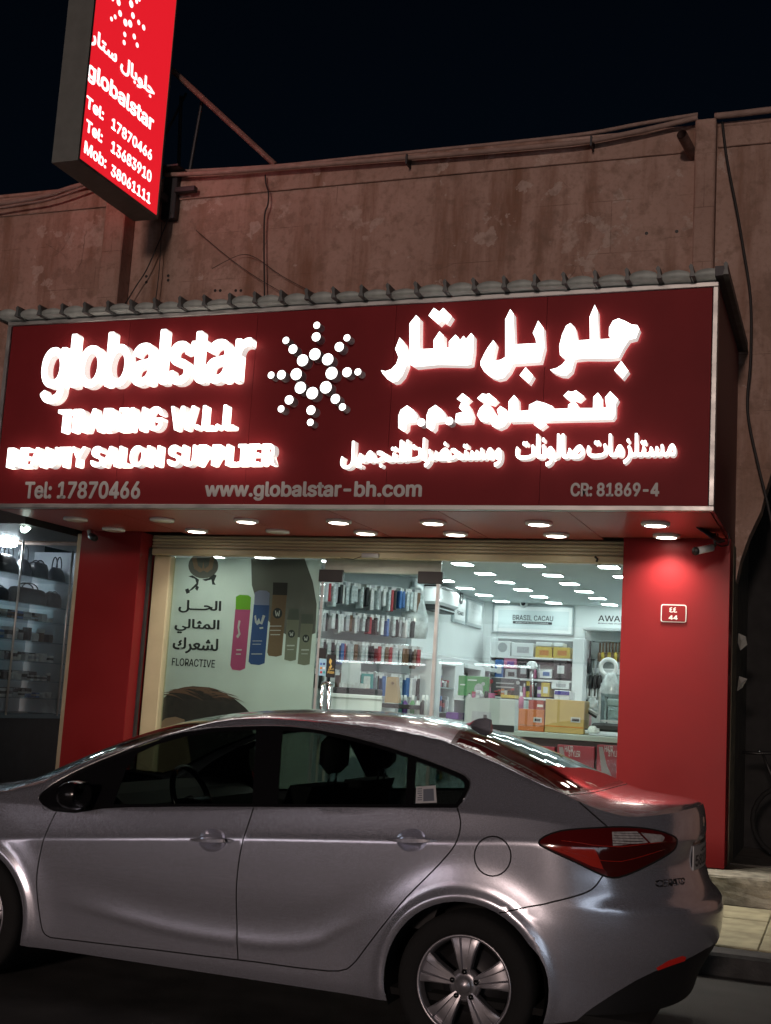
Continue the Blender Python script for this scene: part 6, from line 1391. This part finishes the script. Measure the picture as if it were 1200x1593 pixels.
for k, f in enumerate(F4):
    a, b = c4[k]
    if dcg[k] < GW*.9: r = 'panel_gap'
    elif inpoly(a, b, BLP): r = 'rear_window'
    elif inpoly(a, b, WSP): r = 'windscreen'
    elif a < hood_s(b): r = 'bonnet'
    elif a > boot_s(b): r = 'boot_lid'
    else: r = 'roof'
    reg4.setdefault(r, []).append(f)
for r, fs in reg4.items():
    m_ = {'panel_gap': GAPM, 'rear_window': CGLASSR, 'windscreen': CGLASS}.get(r, PAINT)
    surf(r, fs, P4, N4, m_, car)
def ribbon(name, outer, inner, m, lift=.0012):
    v = []; n = len(outer)
    for q in outer+inner:
        p = T(*q); nn = tnorm(*q); p = p-nn*lift; v.append(cw(*p))
    return mesh(name, v, [(i, (i+1) % n, n+(i+1) % n, n+i) for i in range(n)], m, car, True)
ribbon('window_border', BLP, BLI, CARBLK, -.0008); ribbon('window_border', WSP, WSI, CARBLK, -.0008)
# shark fin aerial
fb = TP([(734, 1133)])[0]; b0 = T(fb[0], 0.05); v = []; 
for i, (dx, h, wd) in enumerate([(-.085, 0, .004), (-.05, .022, .018), (-.01, .048, .022), (.03, .062, .018), (.058, .060, .008), (.066, 0, .012)]):
    zc_ = T(fb[0]+dx*.9, 0)[2]-.002
    v += [cw(b0[0]+dx, wd+.012, zc_), cw(b0[0]+dx, wd*.5, zc_+h), cw(b0[0]+dx, -wd*.5, zc_+h), cw(b0[0]+dx, -wd-.012, zc_)]
f = [(i*4+j, i*4+j+1, i*4+j+5, i*4+j+4) for i in range(5) for j in range(3)]+[(20, 21, 22, 23)]
shade(mesh('roof_aerial', v, f, PAINT, car), 35)
# mirror, both sides
for sgn in (1, -1):
    mr = []; f = []; n = 12
    prof = [(-.06, .02, .02), (-.05, .075, .05), (-.015, .095, .068), (.03, .098, .072), (.055, .09, .064)]
    c = np.array([-2.06, .955, .985])
    for dx, wy, hz in prof:
        for j in range(n):
            a = 2*pi*j/n; mr.append(cw(c[0]+dx, sgn*(c[1]+wy*abs(cos(a))**.7*(1 if cos(a) > 0 else -1)), c[2]+hz*abs(sin(a))**.7*(1 if sin(a) > 0 else -1)))
    k = len(prof); f = [(i*n+j, i*n+(j+1) % n, (i+1)*n+(j+1) % n, (i+1)*n+j) for i in range(k-1) for j in range(n)]+[tuple(range(n)), tuple((k-1)*n+j for j in range(n))]
    m0 = shade(mesh('wing_mirror', mr, f, CARBLK, car), 50)
    MB().tube([cw(-2.07, sgn*.84, .93), cw(-2.06, sgn*.92, .955)], [.03, .022], 8).build('mirror_arm', CARBLK, m0, True)
    x0 = c[0]+.0555; g_ = [cw(x0, sgn*(c[1]+.08*cos(a)), c[2]+.056*sin(a)) for a in [2*pi*i/14 for i in range(14)]]; mesh('mirror_glass', g_, [tuple(range(14))], CHROME, m0)
# ------------------------------------------------------------------ wheels
TYRE = RUBBER; RIMM = mat('alloy_wheel', (.40, .39, .42), .34, .75, noise=.06, nscale=30); RIMD = mat('wheel_barrel_dark', (.010, .010, .011), .6)
def wheel(hx, sgn, rot):
    c = cw(hx, 0, .313); q = lambda x, w, z: cw(hx+x, sgn*w, .313+z)
    r0 = thing('wheel', tuple(cw(hx, sgn*.77, 0)), None, None); r0.parent = car; r0.location = Vector(cw(hx, sgn*.77, 0))-wloc(car)
    def rev(prof, n=48): 
        v = []; k = len(prof)
        for j in range(n):
            a = 2*pi*j/n
            for r, w in prof: v.append(q(r*cos(a), w, r*sin(a)))
        return v, [(j*k+i, j*k+i+1, ((j+1) % n)*k+i+1, ((j+1) % n)*k+i) for j in range(n) for i in range(k-1)]
    v, f = rev([(.215, .67), (.285, .655), (.309, .675), (.316, .70), (.316, .835), (.309, .858), (.290, .868), (.262, .871), (.235, .866), (.222, .857), (.216, .84)]); mb = MB(); mb.add(v, f); mb.build('tyre', TYRE, r0, True)
    v, f = rev([(.216, .845), (.221, .858), (.217, .862), (.209, .858), (.204, .845), (.196, .80)]); MB().add(v, f).build('rim', RIMM, r0, True)
    v, f = rev([(.196, .82), (.190, .72), (.02, .70)]); MB().add(v, f).build('wheel_barrel', RIMD, r0, True)
    v, f = rev([(.0, .705), (.145, .705), (.145, .72), (0, .72)], 24); MB().add(v, f).build('brake_disc', STEEL, r0, True)
    for k in range(5):
        a0 = rot+2*pi*k/5
        # a spoke: two flat ridges with a groove between, flaring towards the rim
        prof = [(.045, .017, .846), (.075, .028, .852), (.11, .038, .857), (.15, .050, .858), (.19, .066, .854), (.206, .074, .848)]
        v = []
        for r, hw_, dep in prof:
            for tt, dd in ((-1, -.05), (-1, -.004), (-.86, .0), (-.42, .0), (-.30, -.013), (.30, -.013), (.42, .0), (.86, .0), (1, -.004), (1, -.05)):
                d2 = dd if r > .06 else dd*.6
                x, z = r*cos(a0)-tt*hw_*sin(a0), r*sin(a0)+tt*hw_*cos(a0); v.append(q(x, dep+d2, z))
        k_ = 10; f = [(i*k_+j, i*k_+j+1, (i+1)*k_+j+1, (i+1)*k_+j) for i in range(len(prof)-1) for j in range(k_-1)]
        shade(mesh('spoke', v, f, RIMM, r0), 28)
        a1 = a0; x, z = .0575*cos(a1), .0575*sin(a1); vv = []
        for j in range(10):
            b = 2*pi*j/10
            for rr, w in ((.0125, .838), (.0125, .852), (.009, .857), (0, .858)): vv.append(q(x+rr*cos(b), w, z+rr*sin(b)))
        mesh('wheel_nut', vv, [(j*4+i, j*4+i+1, ((j+1) % 10)*4+i+1, ((j+1) % 10)*4+i) for j in range(10) for i in range(3)], CARBLK, r0, True)
    v, f = rev([(.070, .80), (.072, .838), (.050, .846), (.036, .848), (.033, .854), (.030, .858), (0, .861)], 24); MB().add(v, f).build('hub_cap', RIMM, r0, True)
for hx in (0, -WB):
    for sgn in (1, -1): wheel(hx, sgn, radians(19))
# wheel housings, underside and cabin
for hx in (0, -WB):
    for sgn in (1, -1):
        hs = MB(); n = 20; v = []
        for j in range(n+1):
            a = -.35+(pi+.7)*j/n
            for w in (.862, .52): v.append(cw(hx+.372*cos(a), sgn*w, .313+.372*sin(a)))
        hs.add(v, [(j*2, j*2+1, j*2+3, j*2+2) for j in range(n)]+[tuple(j*2+1 for j in range(n+1))]); hs.build('wheel_housing', GAPM, car)
MB().box(CXH-3.4, CXH+.80, CYC-.80, CYC+.80, .22, .25).box(CXH-2.28, CXH-.40, CYC-.835, CYC+.835, .251, .262).build('underside', GAPM, car)
MB().box(CXH-2.25, CXH-.45, CYC-.80, CYC-.765, .27, .90, 0, .01).build('door_lining', INT, car); MB().box(CXH-2.25, CXH-.45, CYC+.765, CYC+.80, .27, .90, 0, .01).build('door_lining', INT, car)
db = MB()
dprof = [(-2.55, .30), (-2.55, .955), (-2.2, 1.0), (-1.95, .985), (-1.86, .93), (-1.85, .65), (-2.0, .30)]
db.prism([(CXH+a, b) for a, b in dprof], 'y', CYC-.755, CYC+.755).build('dashboard', INT2, car)
sw = MB(); torus(sw, (0, 0, 0), .185, .016, 'x', 28, 8); v = [(a, b, c_) for a, b, c_ in sw.v]; tl = radians(24)
v = [(CXH-1.70+a*cos(tl)-c_*sin(tl)*1, CYC-.37+b, .955+a*sin(tl)+c_*cos(tl)) for a, b, c_ in v]; mesh('steering_wheel', v, sw.f, CARBLK, car, True)
MB().tube([(CXH-1.70, CYC-.37, .955), (CXH-1.90, CYC-.37, .87)], .03, 8).tube([(CXH-1.70, CYC-.545, .955), (CXH-1.70, CYC-.195, .955)], .018, 6).build('steering_column', CARBLK, car, True)
def seat(x, yc, w, back_h):
    b = MB().box(x-.48, x+.02, yc-w/2, yc+w/2, .30, .58, 0, .06)
    b.build('seat_cushion', INT, car, True)
    q = [(x-.10, .50), (x+.02, .50), (x+.22, back_h), (x+.10, back_h)]; o = MB().prism([(CXH+a-CXH, z) for a, z in q], 'y', yc-w/2, yc+w/2).build('seat_back', INT, car)
    return x+.19
def headrest(x, yc, z, w=.25, h=.20):
    m_ = MB().box(x-.05, x+.05, yc-w/2, yc+w/2, z, z+h, 0, .045).build('headrest', INT, car, True)
    for d in (-.05, .05): MB().tube([(x-.01, yc+d, z-.07), (x, yc+d, z+.02)], .006, 6).build('headrest_post', CHROME, m_, True)
for yc in (CYC-.37, CYC+.37):
    xx = seat(CXH-1.12, yc, .50, 1.10); headrest(CXH-.89, yc, 1.16)
q = [(CXH-.35, .50), (CXH-.23, .50), (CXH-.02, 1.06), (CXH-.12, 1.06)]; MB().prism(q, 'y', CYC-.68, CYC+.68).build('rear_seat', INT, car)
for yc in (CYC-.42, CYC+.42): headrest(CXH-.05, yc, 1.10, .24, .13)
MB().box(CXH-.0, CXH+.42, CYC-.66, CYC+.66, 1.045, 1.065).build('parcel_shelf', INT, car)
# papers on the quarter glass and the tail
STK = mat('label_paper', (.55, .56, .58), .5); STI = mat('label_ink', (.16, .18, .22), .5)
lab = thing('window_label', tuple(cw(-.28, .83, 1.09)), None, None); lab.parent = car; lab.location = Vector(cw(-.28, .83, 1.09))-wloc(car)
def on_glass(name, pts, m, lift):
    v = [cw(*(P(a, b)+nout(a, b)*lift)) for a, b in SP(pts)]; return mesh(name, v, [tuple(range(len(v)))], m, lab)
on_glass('label_sheet', [(648, 1224), (678, 1222), (680, 1249), (647, 1250)], STK, .0015)
for k in range(6): on_glass('label_line', [(650, 1227+k*3.4), (657, 1226.7+k*3.4), (657, 1228.2+k*3.4), (650, 1228.5+k*3.4)], STI, .0022)
on_glass('label_picture', [(659, 1228), (675, 1227), (676, 1246), (659, 1247)], STI, .0022)
# number plate, badge, emblem on the boot
def xr_at(w, z):
    best = min((abs(P(s_, z)[1]-w), s_) for s_ in np.linspace(.8, SE, 60))[1]; return P(best, z)[0]
PLW = mat('plate_white', (.42, .43, .43), .4)
def tailx(w, z): return xr_at(abs(w), z)
pv = []; wl = np.linspace(.26, -.26, 9)
txs = {round(w, 4): tailx(w, .90) for w in wl}
for z in (.845, .955):
    for d in (.004, .010):
        for w in wl: pv.append(cw(txs[round(w, 4)]+d, w, z))
pf = [(9+i, 10+i, 28+i, 27+i) for i in range(8)]+[(i, i+1, i+10, i+9) for i in range(8)]+[(18+i, 27+i, 28+i, 19+i) for i in range(8)]+[(0, 9, 27, 18), (8, 26, 35, 17)]
npd = mesh('number_plate', pv, pf, PLW, car)
def plate_text(name, body, off, latin, w0, w1, z0, z1):
    v, f = text_shape(body, off, .02, latin); lo, hi = v.min(0), v.max(0); o_ = []
    for p in v:
        w = w0+(p[0]-lo[0])/(hi[0]-lo[0])*(w1-w0); o_.append(cw(np.interp(-w, [-x for x in wl], [txs[round(x, 4)] for x in wl])+.0105+.001*(p[2]-lo[2])/.02, w, z0+(p[1]-lo[1])/(hi[1]-lo[1])*(z1-z0)))
    mesh(name, o_, f, INK, npd)
plate_text('plate_digits', '581142', .02, True, .23, -.23, .858, .912); plate_text('plate_script', arabic('البحرين'), .015, False, .12, -.12, .922, .948)
v, f = text_shape('CERATO', 0, .02); lo, hi = v.min(0), v.max(0); BD = mat('badge_dark', (.03, .03, .032), .3, .5); vv = []
for p in v:
    w = .60-(p[0]-lo[0])/(hi[0]-lo[0])*.20; z = .795+(p[1]-lo[1])/(hi[1]-lo[1])*.032; vv.append(cw(xr_at(round(w, 2), .81)+.004+.003*(p[2]-lo[2])/.02, w, z))
mesh('badge', vv, f, BD, car)
v = []; 
for rr, d in ((0, .010), (.8, .009), (1, .004), (1.02, 0)):
    for j in range(16): a = 2*pi*j/16; v.append((CXH+.938+d, CYC+.062*rr*cos(a), 1.055+.030*rr*sin(a)))
mesh('emblem', v, [(i*16+j, i*16+(j+1) % 16, (i+1)*16+(j+1) % 16, (i+1)*16+j) for i in range(3) for j in range(16)], CHROME, car, True)
v = [cw(xr_at(abs(w), .968)+.0025, w, z) for z in (.960, .976) for w in (-.26, -.13, 0, .13, .26)]; mesh('plate_recess', v, [(i, i+1, i+6, i+5) for i in range(4)], CARBLK, car)
# nose: headlights and grille, out of the picture
for sgn in (1, -1):
    v = []; f = []; n = 6
    for i in range(n+1):
        for z in (.60, .66, .71):
            p = P(-3.15-.45*i/n, z)+nout(-3.15-.45*i/n, z)*.006; v.append(cw(p[0], sgn*p[1], p[2]))
    f = [(i*3+j, i*3+j+1, i*3+j+4, i*3+j+3) for i in range(n) for j in range(2)]; mesh('headlight', v, f, LENSC, car, True)
v = []
for i in range(9):
    w = -.55+1.1*i/8; s_ = min((abs(P(a, .6)[1]-abs(w)), a) for a in np.linspace(FE, F0, 60))[1]
    for z in (.50, .58, .64): p = P(s_, z); v.append(cw(p[0]-.008, w, z))
mesh('grille', v, [(i*3+j, i*3+j+1, i*3+j+4, i*3+j+3) for i in range(8) for j in range(2)], CARBLK, car)

# ------------------------------------------------------------------ lit tubes across the street: they show as white streaks in the shop glass and on the car
VY = 31.0; RY = 22.0-VY
tb = thing('street_tube_lights', tuple(at(620, 1032, VY)*np.array([1, 0, 0])+np.array([0, RY, 0])), 'white tube lamps on a post frame across the street, mirrored in the glass', 'street light')
TUBE = emis('tube_glow', (.95, 1.0, 1.0), 16)
ends = []
for (u0, v0, u1, v1) in ((520, 1028, 580, 1030.5), (584, 1030.7, 661, 1034), (684, 1031, 719, 1032.5), (739, 1033, 825, 1038)):
    a, b = at(u0, v0, VY), at(u1, v1, VY); z = (a[2]+b[2])/2; a = np.array([a[0], RY, z]); b = np.array([b[0], RY, z]); ends += [a, b]
    MB().tube([a, b], .028, 8).build('tube', TUBE, tb, True)
xa_, xb_ = ends[0][0]-.2, ends[-1][0]+.2; zt_ = max(e[2] for e in ends)
MB().box(xa_, xb_, RY-.09, RY-.04, zt_+.03, zt_+.10).build('cross_bar', STEEL, tb)
for x in (xa_+.05, xb_-.05): MB().tube([(x, RY-.065, 0), (x, RY-.065, zt_+.03)], .04, 8).build('post', STEEL, tb, True)

# unseen lit shops, added so that the car mirrors a pale band
OWALL = mat('opposite_plaster', (.30, .25, .22), .9, noise=.2)
def added_shop_row(OX0, OX1, OY, nW, LITW, SGN, lab):
    os_ = thing('added_shop_row', ((OX0+OX1)/2, OY-2, 0), lab, 'building')
    box('wall', OX0, OX1, OY-3.2, OY-3.0, 0, 3.9, OWALL, os_); box('roof', OX0, OX1, OY-3.0, OY, 3.78, 3.9, OWALL, os_); box('base_wall', OX0, OX1, OY-.2, OY, 0, 1.05, OWALL, os_)
    for i in range(nW+1):
        x = OX0+(OX1-OX0)*i/nW; box('pier', max(OX0, x-.12), min(OX1, x+.12), OY-.2, OY+.02, 1.051, 2.749, OWALL, os_)
        if i < nW:
            x1 = OX0+(OX1-OX0)*(i+1)/nW; w_ = box('window', x+.121, x1-.121, OY-.16, OY-.14, 1.051, 2.749, LITW, os_)
            for k in (1, 2): xx = x+(x1-x)*k/3; box('mullion', xx-.03, xx+.03, OY-.139, OY-.10, 1.052, 2.748, ALU, w_)
            box('added_sign_board', x+.05, x1-.05, OY-.05, OY+.10, 2.80, 3.70, SGN[i % len(SGN)], os_)
added_shop_row(-13.9, -6.2, -10.5, 3, emis('added_window_glow', (1.0, .84, .88), 1.3), [emis('added_sign_glow_rose', (1.0, .72, .76), .9), emis('added_sign_glow_white', (1.0, .93, .95), 1.0)], 'unseen low row of lit shops added across the street on the left, for the car doors to mirror')
added_shop_row(5.0, 24.0, -10.5, 6, emis('added_window_glow_cool', (.80, .90, 1.0), 1.5), [emis('added_sign_glow_cool', (.80, .90, 1.0), 1.2)], 'unseen low row of lit shops added across the street on the right, for the rear bumper to mirror')
tag(box('far_pavement', -60, 60, -13.7, -9.0, -.015, .10, CONC), kind='structure')
